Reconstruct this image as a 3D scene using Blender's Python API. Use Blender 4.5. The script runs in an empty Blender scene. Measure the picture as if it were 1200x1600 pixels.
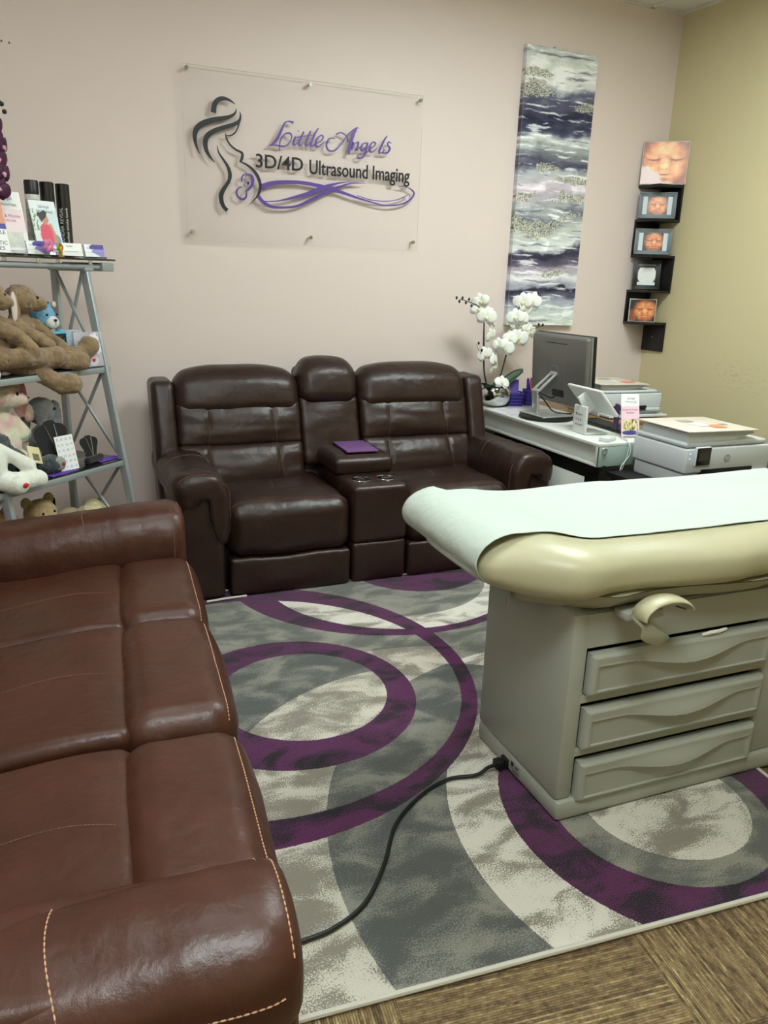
import bpy, bmesh, math, random
from mathutils import Vector, Matrix, noise
from mathutils.bvhtree import BVHTree
random.seed(7)
PI = math.pi
S = bpy.context.scene
COL = S.collection
R = math.radians

# ------------------------------------------------------------------ camera
cam_d = bpy.data.cameras.new('camera'); cam = bpy.data.objects.new('camera', cam_d); COL.objects.link(cam)
S.camera = cam
cam_d.sensor_fit = 'VERTICAL'; cam_d.sensor_height = 36; cam_d.sensor_width = 27
cam_d.lens = 1219.47/1600*36; cam_d.clip_start = 0.02
def cam_rot(yaw, pitch, roll):
    cy, sy, cp, sp = math.cos(yaw), math.sin(yaw), math.cos(pitch), math.sin(pitch)
    f = Vector((sy*cp, cy*cp, -sp)); r = Vector((cy, -sy, 0)); d = f.cross(r)
    cr, sr = math.cos(roll), math.sin(roll)
    r2 = cr*r+sr*d; d2 = -sr*r+cr*d
    return Matrix((r2, -d2, -f)).transposed()
cam.matrix_world = Matrix.Translation((0, 0, 1.5)) @ cam_rot(R(24.744), R(16.809), R(-1.909)).to_4x4()

# ------------------------------------------------------------------ light and exposure
W = bpy.data.worlds.new('world'); S.world = W; W.use_nodes = True
W.node_tree.nodes['Background'].inputs[0].default_value = (0.75, 0.8, 0.85, 1)
W.node_tree.nodes['Background'].inputs[1].default_value = 0.12
S.view_settings.view_transform = 'Standard'; S.view_settings.look = 'None'
S.view_settings.gamma = 1; S.view_settings.use_curve_mapping = False
S.view_settings.exposure = 1.36
# ceiling fluorescent troffers: (x, y, watts)
TROFFERS = [(2.5, 2.45, 40), (0.35, 0.35, 34), (0.30, 2.3, 8)]
CEIL = 3.148; XR = 4.01; YB = 4.4; XL = -0.95; YF = -1.3

# ------------------------------------------------------------------ helpers
def lin(c):
    return tuple(((v/255)/12.92 if v/255 <= 0.04045 else ((v/255+0.055)/1.055)**2.4) for v in c)
def tag(o, label=None, cat=None, group=None, kind=None):
    if label: o['label'] = label
    if cat: o['category'] = cat
    if group: o['group'] = group
    if kind: o['kind'] = kind
    return o
def thing(name, label, cat, loc=(0, 0, 0), rz=0, group=None, rx=0, ry=0):
    o = bpy.data.objects.new(name, None); COL.objects.link(o)
    o.location = loc; o.rotation_euler = (rx, ry, rz); o.empty_display_size = 0.05
    return tag(o, label, cat, group)
MATS = {}
def mat(name, col, rough=0.5, metal=0, bump=None, spec=0.5, coat=0, trans=0, emit=None, estr=0, mottle=None, sheen=0, alpha=1):
    if name in MATS: return MATS[name]
    m = bpy.data.materials.new(name); m.use_nodes = True; MATS[name] = m
    nt = m.node_tree; b = nt.nodes['Principled BSDF']
    c = (*lin(col), 1)
    b.inputs['Base Color'].default_value = c; b.inputs['Roughness'].default_value = rough
    b.inputs['Metallic'].default_value = metal; b.inputs['Specular IOR Level'].default_value = spec
    b.inputs['Coat Weight'].default_value = coat; b.inputs['Transmission Weight'].default_value = trans
    b.inputs['Sheen Weight'].default_value = sheen; b.inputs['Alpha'].default_value = alpha
    if emit: b.inputs['Emission Color'].default_value = (*lin(emit), 1); b.inputs['Emission Strength'].default_value = estr
    tc = nt.nodes.new('ShaderNodeTexCoord')
    if mottle:
        sc, amt = mottle
        n = nt.nodes.new('ShaderNodeTexNoise'); n.inputs['Scale'].default_value = sc; n.inputs['Detail'].default_value = 5
        nt.links.new(tc.outputs['Object'], n.inputs['Vector'])
        r = nt.nodes.new('ShaderNodeValToRGB'); r.color_ramp.elements[0].position = 0.3; r.color_ramp.elements[1].position = 0.7
        r.color_ramp.elements[0].color = tuple(v*(1-amt) for v in c[:3])+(1,)
        r.color_ramp.elements[1].color = tuple(min(1, v*(1+amt)) for v in c[:3])+(1,)
        nt.links.new(n.outputs['Fac'], r.inputs['Fac']); nt.links.new(r.outputs['Color'], b.inputs['Base Color'])
    if bump:
        prev = None
        for sc, st, dist in bump:
            n = nt.nodes.new('ShaderNodeTexNoise'); n.inputs['Scale'].default_value = sc; n.inputs['Detail'].default_value = 4
            nt.links.new(tc.outputs['Object'], n.inputs['Vector'])
            bp = nt.nodes.new('ShaderNodeBump'); bp.inputs['Strength'].default_value = st; bp.inputs['Distance'].default_value = dist
            nt.links.new(n.outputs['Fac'], bp.inputs['Height'])
            if prev: nt.links.new(prev.outputs['Normal'], bp.inputs['Normal'])
            prev = bp
        nt.links.new(prev.outputs['Normal'], b.inputs['Normal'])
    return m
def vcol_mat(name, rough=0.35, spec=0.5):
    if name in MATS: return MATS[name]
    m = mat(name, (255, 255, 255), rough, spec=spec); nt = m.node_tree
    a = nt.nodes.new('ShaderNodeVertexColor'); a.layer_name = 'Col'
    nt.links.new(a.outputs['Color'], nt.nodes['Principled BSDF'].inputs['Base Color'])
    return m
def smooth01(a, b, x):
    t = max(0, min(1, (x-a)/(b-a))); return t*t*(3-2*t)
def catmull(P, n):
    out = []; L = len(P)
    for i in range(L-1):
        p0 = P[max(i-1, 0)]; p1 = P[i]; p2 = P[i+1]; p3 = P[min(i+2, L-1)]
        for k in range(n):
            t = k/n
            out.append(tuple(0.5*((2*b)+(-a+c)*t+(2*a-5*b+4*c-d)*t*t+(-a+3*b-3*c+d)*t**3) for a, b, c, d in zip(p0, p1, p2, p3)))
    out.append(tuple(P[-1])); return out
def closed_catmull(P, n):
    out = []; L = len(P)
    for i in range(L):
        p0, p1, p2, p3 = P[i-1], P[i], P[(i+1) % L], P[(i+2) % L]
        for k in range(n):
            t = k/n
            out.append(tuple(0.5*((2*b)+(-a+c)*t+(2*a-5*b+4*c-d)*t*t+(-a+3*b-3*c+d)*t**3) for a, b, c, d in zip(p0, p1, p2, p3)))
    return out

class MB:
    def __init__(s): s.bm = bmesh.new()
    def _add(s, t, M=None):
        if M is not None: bmesh.ops.transform(t, matrix=M, verts=t.verts)
        me = bpy.data.meshes.new('tmp'); t.to_mesh(me); t.free(); s.bm.from_mesh(me); bpy.data.meshes.remove(me); return s
    def box(s, x0, x1, y0, y1, z0, z1, r=0, seg=2, M=None):
        t = bmesh.new(); bmesh.ops.create_cube(t, size=1)
        for v in t.verts: v.co = Vector(((x0+x1)/2+v.co.x*(x1-x0), (y0+y1)/2+v.co.y*(y1-y0), (z0+z1)/2+v.co.z*(z1-z0)))
        if r: bmesh.ops.bevel(t, geom=t.edges[:], offset=min(r, 0.49*min(x1-x0, y1-y0, z1-z0)), segments=seg, affect='EDGES', profile=0.5)
        return s._add(t, M)
    def bar(s, p0, p1, w, h, r=0.002, up=(0, 0, 1)):
        p0, p1 = Vector(p0), Vector(p1); z = (p1-p0); L = z.length; z.normalize()
        x = z.cross(Vector(up))
        if x.length < 1e-4: x = Vector((1, 0, 0))
        x.normalize(); y = z.cross(x)
        M = Matrix((x, y, z)).transposed().to_4x4(); M.translation = (p0+p1)/2
        return s.box(-w/2, w/2, -h/2, h/2, -L/2, L/2, r, 2, M)
    def cyl(s, p0, p1, r0, r1=None, n=24, cap=True):
        r1 = r0 if r1 is None else r1
        return s.tube([p0, p1], [r0, r1], n, cap)
    def tube(s, pts, r, n=8, cap=True):
        pts = [Vector(p) for p in pts]; N = len(pts)
        rr = r if isinstance(r, (list, tuple)) else [r]*N
        rings = []; pu = None
        for i, p in enumerate(pts):
            d = (pts[min(i+1, N-1)]-pts[max(i-1, 0)])
            d = d.normalized() if d.length > 1e-9 else Vector((0, 0, 1))
            if pu is None:
                pu = d.orthogonal().normalized()
            pu = (pu-d*pu.dot(d)); pu = pu.normalized() if pu.length > 1e-6 else d.orthogonal().normalized()
            w = d.cross(pu)
            rings.append([p+(pu*math.cos(2*PI*k/n)+w*math.sin(2*PI*k/n))*rr[i] for k in range(n)])
        return s.loft(rings, cap)
    def loft(s, rings, cap=True, closed=False):
        bm = s.bm; V = [[bm.verts.new(p) for p in rg] for rg in rings]; n = len(V[0])
        for a, b in list(zip(V, V[1:]))+([(V[-1], V[0])] if closed else []):
            for k in range(n): bm.faces.new((a[k], a[(k+1) % n], b[(k+1) % n], b[k]))
        if cap and not closed:
            bm.faces.new(V[0][::-1]); bm.faces.new(V[-1])
        return s
    def lathe(s, prof, c=(0, 0, 0), n=32, cap=False):
        c = Vector(c)
        return s.loft([[c+Vector((max(r, 1e-5)*math.cos(2*PI*k/n), max(r, 1e-5)*math.sin(2*PI*k/n), z)) for k in range(n)] for r, z in prof], cap)
    def ell(s, c, r, M=None, n=20):
        t = bmesh.new(); bmesh.ops.create_uvsphere(t, u_segments=n, v_segments=max(8, n*2//3), radius=1)
        r = (r, r, r) if not isinstance(r, (tuple, list)) else r
        T = Matrix.Translation(c) @ (M.to_4x4() if M is not None else Matrix.Identity(4)) @ Matrix.Diagonal((*r, 1))
        return s._add(t, T)
    def prism(s, poly, fn0, fn1):
        a = [s.bm.verts.new(fn0(*p)) for p in poly]; b = [s.bm.verts.new(fn1(*p)) for p in poly]; n = len(poly)
        s.bm.faces.new(a); s.bm.faces.new(b[::-1])
        for k in range(n): s.bm.faces.new((a[k], b[k], b[(k+1) % n], a[(k+1) % n]))
        return s
    def grid(s, nx, ny, fn):
        V = [[s.bm.verts.new(fn(i/nx, j/ny)) for j in range(ny+1)] for i in range(nx+1)]
        for i in range(nx):
            for j in range(ny): s.bm.faces.new((V[i][j], V[i+1][j], V[i+1][j+1], V[i][j+1]))
        return s
    def pillow(s, x0, x1, y0, y1, z0, z1, r, puff=(0, 0, 0), n=16, fn=None):
        t = bmesh.new(); c = Vector(((x0+x1)/2, (y0+y1)/2, (z0+z1)/2)); h = Vector((abs(x1-x0)/2, (y1-y0)/2, (z1-z0)/2))
        r = min(r, h.x*.98, h.y*.98, h.z*.98)
        def q(u): return math.copysign(1-(1-abs(u))**1.7, u)
        for ax in range(3):
            for sg in (-1, 1):
                V = []
                for i in range(n+1):
                    row = []
                    for j in range(n+1):
                        u, v = q(2*i/n-1), q(2*j/n-1)
                        p = [0, 0, 0]; p[ax] = sg; p[(ax+1) % 3] = u; p[(ax+2) % 3] = v
                        P = Vector((p[0]*h.x, p[1]*h.y, p[2]*h.z))
                        inn = Vector([max(-(h[k]-r), min(h[k]-r, P[k])) for k in range(3)])
                        d = P-inn; P = inn+(d.normalized()*r if d.length > 1e-9 else d)
                        a = [P[k]/h[k] for k in range(3)]
                        b = [1-min(1, abs(a[k]))**2.4 for k in range(3)]
                        P = Vector((P.x+a[0]*puff[0]*b[1]*b[2], P.y+a[1]*puff[1]*b[0]*b[2], P.z+a[2]*puff[2]*b[0]*b[1]))
                        P += c
                        if fn: P = Vector(fn(P))
                        row.append(t.verts.new(P))
                    V.append(row)
                for i in range(n):
                    for j in range(n): t.faces.new((V[i][j], V[i+1][j], V[i+1][j+1], V[i][j+1]))
        bmesh.ops.remove_doubles(t, verts=t.verts, dist=1e-5)
        return s._add(t)
    def build(s, name, m, parent=None, smooth=True, angle=40, loc=None, rot=None):
        bm = s.bm; bmesh.ops.recalc_face_normals(bm, faces=bm.faces)
        s.bvh = BVHTree.FromBMesh(bm)
        me = bpy.data.meshes.new(name); bm.to_mesh(me); bm.free()
        me.materials.append(m)
        if smooth:
            me.polygons.foreach_set('use_smooth', [True]*len(me.polygons))
            if angle < 180: me.set_sharp_from_angle(angle=R(angle))
        o = bpy.data.objects.new(name, me); COL.objects.link(o)
        if parent: o.parent = parent
        if loc: o.location = loc
        if rot: o.rotation_euler = rot
        o_bvh[o.name] = s.bvh
        return o
o_bvh = {}
def evaluated(o):
    dg = bpy.context.evaluated_depsgraph_get(); dg.update()
    me = bpy.data.meshes.new_from_object(o.evaluated_get(dg)); o.modifiers.clear(); o.data = me; return o
def text(parent, body, size, m, loc=(0, 0, 0), rot=(R(90), 0, 0), width=None, ext=0.0006, align='CENTER', name='lettering', spacing=1, offset=0):
    cu = bpy.data.curves.new('txt', 'FONT'); cu.body = body; cu.size = size; cu.extrude = ext; cu.align_x = align
    cu.space_character = spacing; cu.resolution_u = 3; cu.offset = offset
    t = bpy.data.objects.new('txt', cu); COL.objects.link(t)
    dg = bpy.context.evaluated_depsgraph_get(); me = bpy.data.meshes.new_from_object(t.evaluated_get(dg)); bpy.data.objects.remove(t)
    if width and len(me.vertices):
        w = max(v.co.x for v in me.vertices)-min(v.co.x for v in me.vertices); f = width/w
        for v in me.vertices: v.co.x *= f
    me.materials.clear(); me.materials.append(m)
    o = bpy.data.objects.new(name, me); COL.objects.link(o); o.parent = parent; o.location = loc; o.rotation_euler = rot
    return o
def picture(name, w, h, fn, parent=None, nx=60, ny=60, thick=0.0012, m=None, loc=(0, 0, 0), rot=(0, 0, 0)):
    """upright printed panel facing -y: x 0..w, z 0..h; fn(u,v)->sRGB"""
    bm = bmesh.new(); cl = bm.loops.layers.color.new('Col')
    V = [[bm.verts.new((w*i/nx, 0, h*j/ny)) for j in range(ny+1)] for i in range(nx+1)]
    C = {}
    def cc(i, j):
        if (i, j) not in C: C[i, j] = (*[max(0, min(1, k)) for k in [x/255 for x in fn(i/nx, j/ny)]], 1)
        return C[i, j]
    for i in range(nx):
        for j in range(ny):
            f = bm.faces.new((V[i][j], V[i+1][j], V[i+1][j+1], V[i][j+1]))
            for l, ij in zip(f.loops, ((i, j), (i+1, j), (i+1, j+1), (i, j+1))): l[cl] = cc(*ij)
    bk = [bm.verts.new((x, thick, z)) for x, z in ((0, 0), (w, 0), (w, h), (0, h))]
    fr = [V[0][0], V[nx][0], V[nx][ny], V[0][ny]]
    bm.faces.new(bk[::-1])
    sides = [[V[i][0] for i in range(nx+1)]+[bk[1], bk[0]], [V[nx][j] for j in range(ny+1)]+[bk[2], bk[1]],
             [V[i][ny] for i in range(nx, -1, -1)]+[bk[3], bk[2]], [V[0][j] for j in range(ny, -1, -1)]+[bk[0], bk[3]]]
    cs = [cc(0, 0), cc(nx, ny//2), cc(nx//2, ny), cc(0, ny//2)]
    for sd, k in zip(sides, cs):
        f = bm.faces.new(sd)
        for l in f.loops: l[cl] = k
    me = bpy.data.meshes.new(name); bm.to_mesh(me); bm.free(); me.materials.append(m or vcol_mat('print_gloss'))
    o = bpy.data.objects.new(name, me); COL.objects.link(o)
    if parent: o.parent = parent
    o.location = loc; o.rotation_euler = rot
    return o
def ribbon(mb, stroke, y0, y1, n=8):
    """variable width flat stroke (x, z, w), extruded from y0 to y1"""
    P = catmull(stroke, n); L, Rr = [], []
    for i, (x, z, w) in enumerate(P):
        a = P[max(i-1, 0)]; b = P[min(i+1, len(P)-1)]
        d = Vector((b[0]-a[0], b[1]-a[1])); d = d.normalized() if d.length > 1e-9 else Vector((1, 0))
        k = Vector((-d.y, d.x))*max(w, 0.0012)/2
        L.append((x+k.x, z+k.y)); Rr.append((x-k.x, z-k.y))
    bm = mb.bm
    vs = [[bm.verts.new((p[0], y, p[1])) for p in side] for side in (L, Rr) for y in (y0, y1)]
    for i in range(len(P)-1):
        for a, b in ((0, 2), (1, 0), (3, 1), (2, 3)):
            bm.faces.new((vs[a][i], vs[a][i+1], vs[b][i+1], vs[b][i]))
    for i in (0, -1): bm.faces.new((vs[0][i], vs[1][i], vs[3][i], vs[2][i]))
def snap(bvhs, pts, d, off=0.001):
    out = []; d = Vector(d)
    for p in pts:
        p = Vector(p); best = None
        for b in bvhs:
            h = b.ray_cast(p-d*2, d)
            if h[0] is not None and (best is None or h[3] < best[1]): best = (h[0]-d*off, h[3])
        if best: out.append(best[0])
    return out
def stitches(name, lines, m, parent, r=0.0012, pitch=0.009, fill=0.7, cont=False):
    for pts in lines:
        pts = [Vector(p) for p in pts]
        if len(pts) < 2: continue
        cum = [0]
        for a, b in zip(pts, pts[1:]): cum.append(cum[-1]+(b-a).length)
        def at(s):
            for i in range(len(cum)-1):
                if cum[i+1] >= s:
                    t = (s-cum[i])/max(1e-9, cum[i+1]-cum[i]); return pts[i].lerp(pts[i+1], t)
            return pts[-1]
        P, RR = [], []
        for i in range(int(cum[-1]/pitch)):        # one thread: thick where a stitch shows, thin where it dips
            for f, k in ((.03, .25), (.12, 1), (fill-.05, 1), (fill+.05, .25)): P.append(at((i+f)*pitch)); RR.append(r*k)
        if len(P) > 3: MB().tube(P, RR, 6).build(name, m, parent)

# ------------------------------------------------------------------ materials
def leather(name, col):
    m = mat(name, col, 0.36, spec=0.45, bump=[(10, 0.35, 0.02), (34, .16, .006), (420, 0.16, 0.002)])
    nt = m.node_tree; b = nt.nodes['Principled BSDF']; tc = [n for n in nt.nodes if n.type == 'TEX_COORD'][0]
    n = nt.nodes.new('ShaderNodeTexNoise'); n.inputs['Scale'].default_value = 5; n.inputs['Detail'].default_value = 6; n.inputs['Roughness'].default_value = .7
    nt.links.new(tc.outputs['Object'], n.inputs['Vector'])
    r = nt.nodes.new('ShaderNodeValToRGB'); c = lin(col)
    r.color_ramp.elements[0].position = .25; r.color_ramp.elements[1].position = .8
    r.color_ramp.elements[0].color = (*[v*.8 for v in c], 1); r.color_ramp.elements[1].color = (c[0]*1.45, c[1]*1.25, c[2]*1.15, 1)
    nt.links.new(n.outputs['Fac'], r.inputs['Fac']); nt.links.new(r.outputs['Color'], b.inputs['Base Color'])
    mr = nt.nodes.new('ShaderNodeMapRange'); mr.inputs['To Min'].default_value = .28; mr.inputs['To Max'].default_value = .45
    nt.links.new(n.outputs['Fac'], mr.inputs['Value']); nt.links.new(mr.outputs['Result'], b.inputs['Roughness'])
    return m
LEATHER = leather('brown_leather', (42, 27, 22))
LEATHER2 = leather('chestnut_leather', (66, 37, 26))
THREAD = mat('tan_thread', (190, 150, 118), 0.7)
DTHREAD = mat('brown_thread', (120, 84, 66), 0.7)
BLACK = mat('black_plastic', (16, 16, 18), 0.4)
MBLACK = mat('matte_black', (12, 12, 13), 0.55)
WHITE = mat('white_laminate', (214, 218, 212), 0.3)
WPLAST = mat('white_plastic', (214, 217, 214), 0.35)
CHROME = mat('chrome', (215, 215, 215), 0.12, metal=1)
STEEL = mat('brushed_steel', (150, 154, 156), 0.35, metal=.8)
SILVER = mat('silver_paint', (164, 172, 174), 0.4, metal=.3, bump=[(300, .05, .001)])
PAPERW = mat('white_paper', (186, 198, 188), 0.8, bump=[(6, .5, .03), (22, .35, .01), (60, .15, .003)])
VINYL = mat('cream_vinyl', (178, 174, 142), 0.38, spec=.45, bump=[(260, .08, .001)])
VINYLD = mat('cream_base_vinyl', (160, 157, 130), 0.42)
TABLEP = mat('beige_enamel', (172, 176, 162), 0.38, spec=.45, bump=[(500, .05, .0006)])
DARK = mat('dark_gap', (8, 8, 8), 0.9)
PURPLE = mat('purple_acrylic', (98, 72, 158), 0.35)
CHAR = mat('charcoal_acrylic', (34, 40, 44), 0.4)
GLASS = mat('clear_glass', (235, 245, 240), 0.03, trans=1)
INK = mat('black_ink', (20, 20, 22), 0.6)
def acrylic():
    m = bpy.data.materials.new('clear_acrylic'); m.use_nodes = True; nt = m.node_tree; nt.nodes.clear()
    o = nt.nodes.new('ShaderNodeOutputMaterial'); mx = nt.nodes.new('ShaderNodeMixShader'); t = nt.nodes.new('ShaderNodeBsdfTransparent')
    g = nt.nodes.new('ShaderNodeBsdfGlossy'); f = nt.nodes.new('ShaderNodeFresnel'); f.inputs['IOR'].default_value = 1.3
    t.inputs['Color'].default_value = (1, 1, 1, 1); g.inputs['Roughness'].default_value = .06
    nt.links.new(f.outputs[0], mx.inputs[0]); nt.links.new(t.outputs[0], mx.inputs[1]); nt.links.new(g.outputs[0], mx.inputs[2]); nt.links.new(mx.outputs[0], o.inputs[0])
    MATS['clear_acrylic'] = m; return m
ACRYL = acrylic()

# ------------------------------------------------------------------ node expression helper
class NX:
    def __init__(s, m): s.nt = m.node_tree
    def n(s, t, **k):
        nd = s.nt.nodes.new(t)
        for a, b in k.items(): setattr(nd, a, b)
        return nd
    def put(s, inp, v):
        if hasattr(v, 'is_output') or hasattr(v, 'links'): s.nt.links.new(v, inp)
        else: inp.default_value = v
    def m(s, op, a, b=0.0):
        nd = s.n('ShaderNodeMath', operation=op); s.put(nd.inputs[0], a); s.put(nd.inputs[1], b); return nd.outputs[0]
    def mix(s, f, a, b):
        nd = s.n('ShaderNodeMix', data_type='RGBA'); s.put(nd.inputs[0], f)
        for i, v in ((6, a), (7, b)):
            s.put(nd.inputs[i], (*v, 1) if isinstance(v, tuple) and len(v) == 3 else v)
        return nd.outputs[2]
    def noise(s, vec, scale, detail=3, rough=.5, dist=0):
        nd = s.n('ShaderNodeTexNoise'); s.put(nd.inputs['Vector'], vec); nd.inputs['Scale'].default_value = scale
        nd.inputs['Detail'].default_value = detail; nd.inputs['Roughness'].default_value = rough; nd.inputs['Distortion'].default_value = dist
        return nd.outputs['Fac']
    def mapping(s, vec, loc=(0, 0, 0), rot=(0, 0, 0), sc=(1, 1, 1)):
        nd = s.n('ShaderNodeMapping'); s.put(nd.inputs['Vector'], vec); nd.inputs['Location'].default_value = loc
        nd.inputs['Rotation'].default_value = rot; nd.inputs['Scale'].default_value = sc; return nd.outputs[0]

# ------------------------------------------------------------------ room shell
def wallmat(name, col, smudge=None):
    m = mat(name, col, 0.5, spec=.45, bump=[(2.2, .12, .02), (170, .16, .0016)])
    return m
PINK = wallmat('pink_wall_paint', (229, 214, 208))
TAN = wallmat('tan_wall_paint', (212, 201, 160))
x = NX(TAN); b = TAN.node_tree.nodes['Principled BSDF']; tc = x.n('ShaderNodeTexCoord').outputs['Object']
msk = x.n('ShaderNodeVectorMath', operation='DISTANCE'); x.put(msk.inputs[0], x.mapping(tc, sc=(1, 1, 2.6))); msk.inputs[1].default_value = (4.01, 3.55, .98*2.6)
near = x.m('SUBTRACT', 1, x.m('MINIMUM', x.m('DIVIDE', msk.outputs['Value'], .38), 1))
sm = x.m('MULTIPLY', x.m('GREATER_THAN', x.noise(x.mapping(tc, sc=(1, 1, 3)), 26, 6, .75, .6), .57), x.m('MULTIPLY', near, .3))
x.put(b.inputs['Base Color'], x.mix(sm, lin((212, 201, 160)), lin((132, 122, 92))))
def struct(mb, name, m, smooth=False):
    o = mb.build(name, m, smooth=smooth); o['kind'] = 'structure'; return o
struct(MB().box(XL, XR, YB, YB+.12, 0, CEIL), 'wall_back', PINK)
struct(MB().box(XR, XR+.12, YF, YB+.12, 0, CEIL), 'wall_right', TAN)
struct(MB().box(XL-.12, XL, YF, YB+.12, 0, CEIL), 'wall_left', PINK)
struct(MB().box(XL-.12, XR+.12, YF-.12, YF, 0, CEIL), 'wall_front', TAN)

CARPET = mat('striped_carpet_tile', (120, 104, 78), 0.95, spec=.15)
x = NX(CARPET); b = CARPET.node_tree.nodes['Principled BSDF']; tc = x.n('ShaderNodeTexCoord').outputs['Object']
v = x.mapping(tc, loc=(-1.168, -.85, 0)); v = x.mapping(v, rot=(0, 0, R(8)))
sp = x.n('ShaderNodeSeparateXYZ'); x.put(sp.inputs[0], v)
fx = x.m('FLOOR', x.m('DIVIDE', sp.outputs[0], .6)); fy = x.m('FLOOR', x.m('DIVIDE', sp.outputs[1], .6))
par = x.m('GREATER_THAN', x.m('ABSOLUTE', x.m('MODULO', x.m('ADD', fx, fy), 2)), .5)
def sel(a, c):
    nd = x.n('ShaderNodeMix', data_type='FLOAT'); x.put(nd.inputs[0], par); x.put(nd.inputs[2], a); x.put(nd.inputs[3], c); return nd.outputs[0]
across = sel(sp.outputs[0], sp.outputs[1]); along = sel(sp.outputs[1], sp.outputs[0])
wob = x.m('MULTIPLY', x.noise(v, 60, 2), .0025)
q_ = x.m('DIVIDE', x.m('ADD', across, wob), .0062)
wn = x.n('ShaderNodeTexWhiteNoise', noise_dimensions='1D'); x.put(wn.inputs['W'], x.m('FLOOR', q_))
cv = x.n('ShaderNodeCombineXYZ'); x.put(cv.inputs[0], x.m('MULTIPLY', along, 30)); x.put(cv.inputs[1], x.m('MULTIPLY', x.m('FLOOR', q_), 3.7))
seg = x.noise(cv.outputs[0], 1.0, 3, .7)
fine = x.noise(v, 520, 2, .6)
h = x.m('ADD', x.m('ADD', .5, x.m('MULTIPLY', x.m('SUBTRACT', wn.outputs['Value'], .5), .14)), x.m('ADD', x.m('MULTIPLY', x.m('SUBTRACT', seg, .5), .45), x.m('MULTIPLY', x.m('SUBTRACT', fine, .5), .40)))
ridge = x.m('ABSOLUTE', x.m('SINE', x.m('MULTIPLY', q_, PI)))
h = x.m('SUBTRACT', h, x.m('MULTIPLY', x.m('SUBTRACT', 1, ridge), .07))
rp = x.n('ShaderNodeValToRGB'); x.put(rp.inputs[0], h)
cr = rp.color_ramp; cr.elements[0].position = .36; cr.elements[0].color = (*lin((72, 64, 48)), 1); cr.elements[1].position = .66; cr.elements[1].color = (*lin((214, 194, 144)), 1)
e = cr.elements.new(.46); e.color = (*lin((132, 108, 80)), 1); e = cr.elements.new(.55); e.color = (*lin((160, 138, 98)), 1)
x.put(b.inputs['Base Color'], rp.outputs[0])
bp = x.n('ShaderNodeBump'); bp.inputs['Strength'].default_value = .8; bp.inputs['Distance'].default_value = .004; x.put(bp.inputs['Height'], x.m('ADD', ridge, fine)); x.put(b.inputs['Normal'], bp.outputs[0])
struct(MB().box(XL-.12, XR+.12, YF-.12, YB+.12, -.1, 0), 'floor', CARPET)

TILE = mat('ceiling_tile', (232, 232, 226), 0.9, bump=[(240, .5, .004), (60, .3, .004)], mottle=(180, .08))
GRID = mat('ceiling_grid_metal', (222, 222, 216), 0.45)
# drop ceiling: panels recessed 8 mm between the grid bars
mb = MB(); mb.box(XL-.12, XR+.12, YF-.12, YB+.12, CEIL+.006, CEIL+.1)
struct(mb, 'ceiling', TILE)
mb = MB()
gx = [XR-.27-.61*k for k in range(8) if XR-.27-.61*k > XL]; gy = [YB-.40-1.22*k for k in range(5) if YB-.4-1.22*k > YF]
for g in gx: mb.box(g-.012, g+.012, YF, YB, CEIL-.004, CEIL+.006)
for g in gy: mb.box(XL, XR, g-.012, g+.012, CEIL-.0035, CEIL+.0065)
struct(mb, 'trim_1', GRID)
mb = MB().box(XL, XR, YB-.022, YB, CEIL-.004, CEIL+.004).box(XR-.022, XR, YF, YB-.022, CEIL-.004, CEIL+.004).box(XL, XL+.022, YF, YB-.022, CEIL-.004, CEIL+.004).box(XL+.022, XR-.022, YF, YF+.022, CEIL-.004, CEIL+.004)
struct(mb, 'trim_2', GRID)
BASEB = mat('baseboard_vinyl', (70, 62, 54), .5)
struct(MB().box(XL, XR, YB-.01, YB, 0, .1, .003), 'baseboard_back', BASEB)
struct(MB().box(XR-.01, XR, YF, YB-.01, 0, .1, .003), 'baseboard_right', BASEB)
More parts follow.
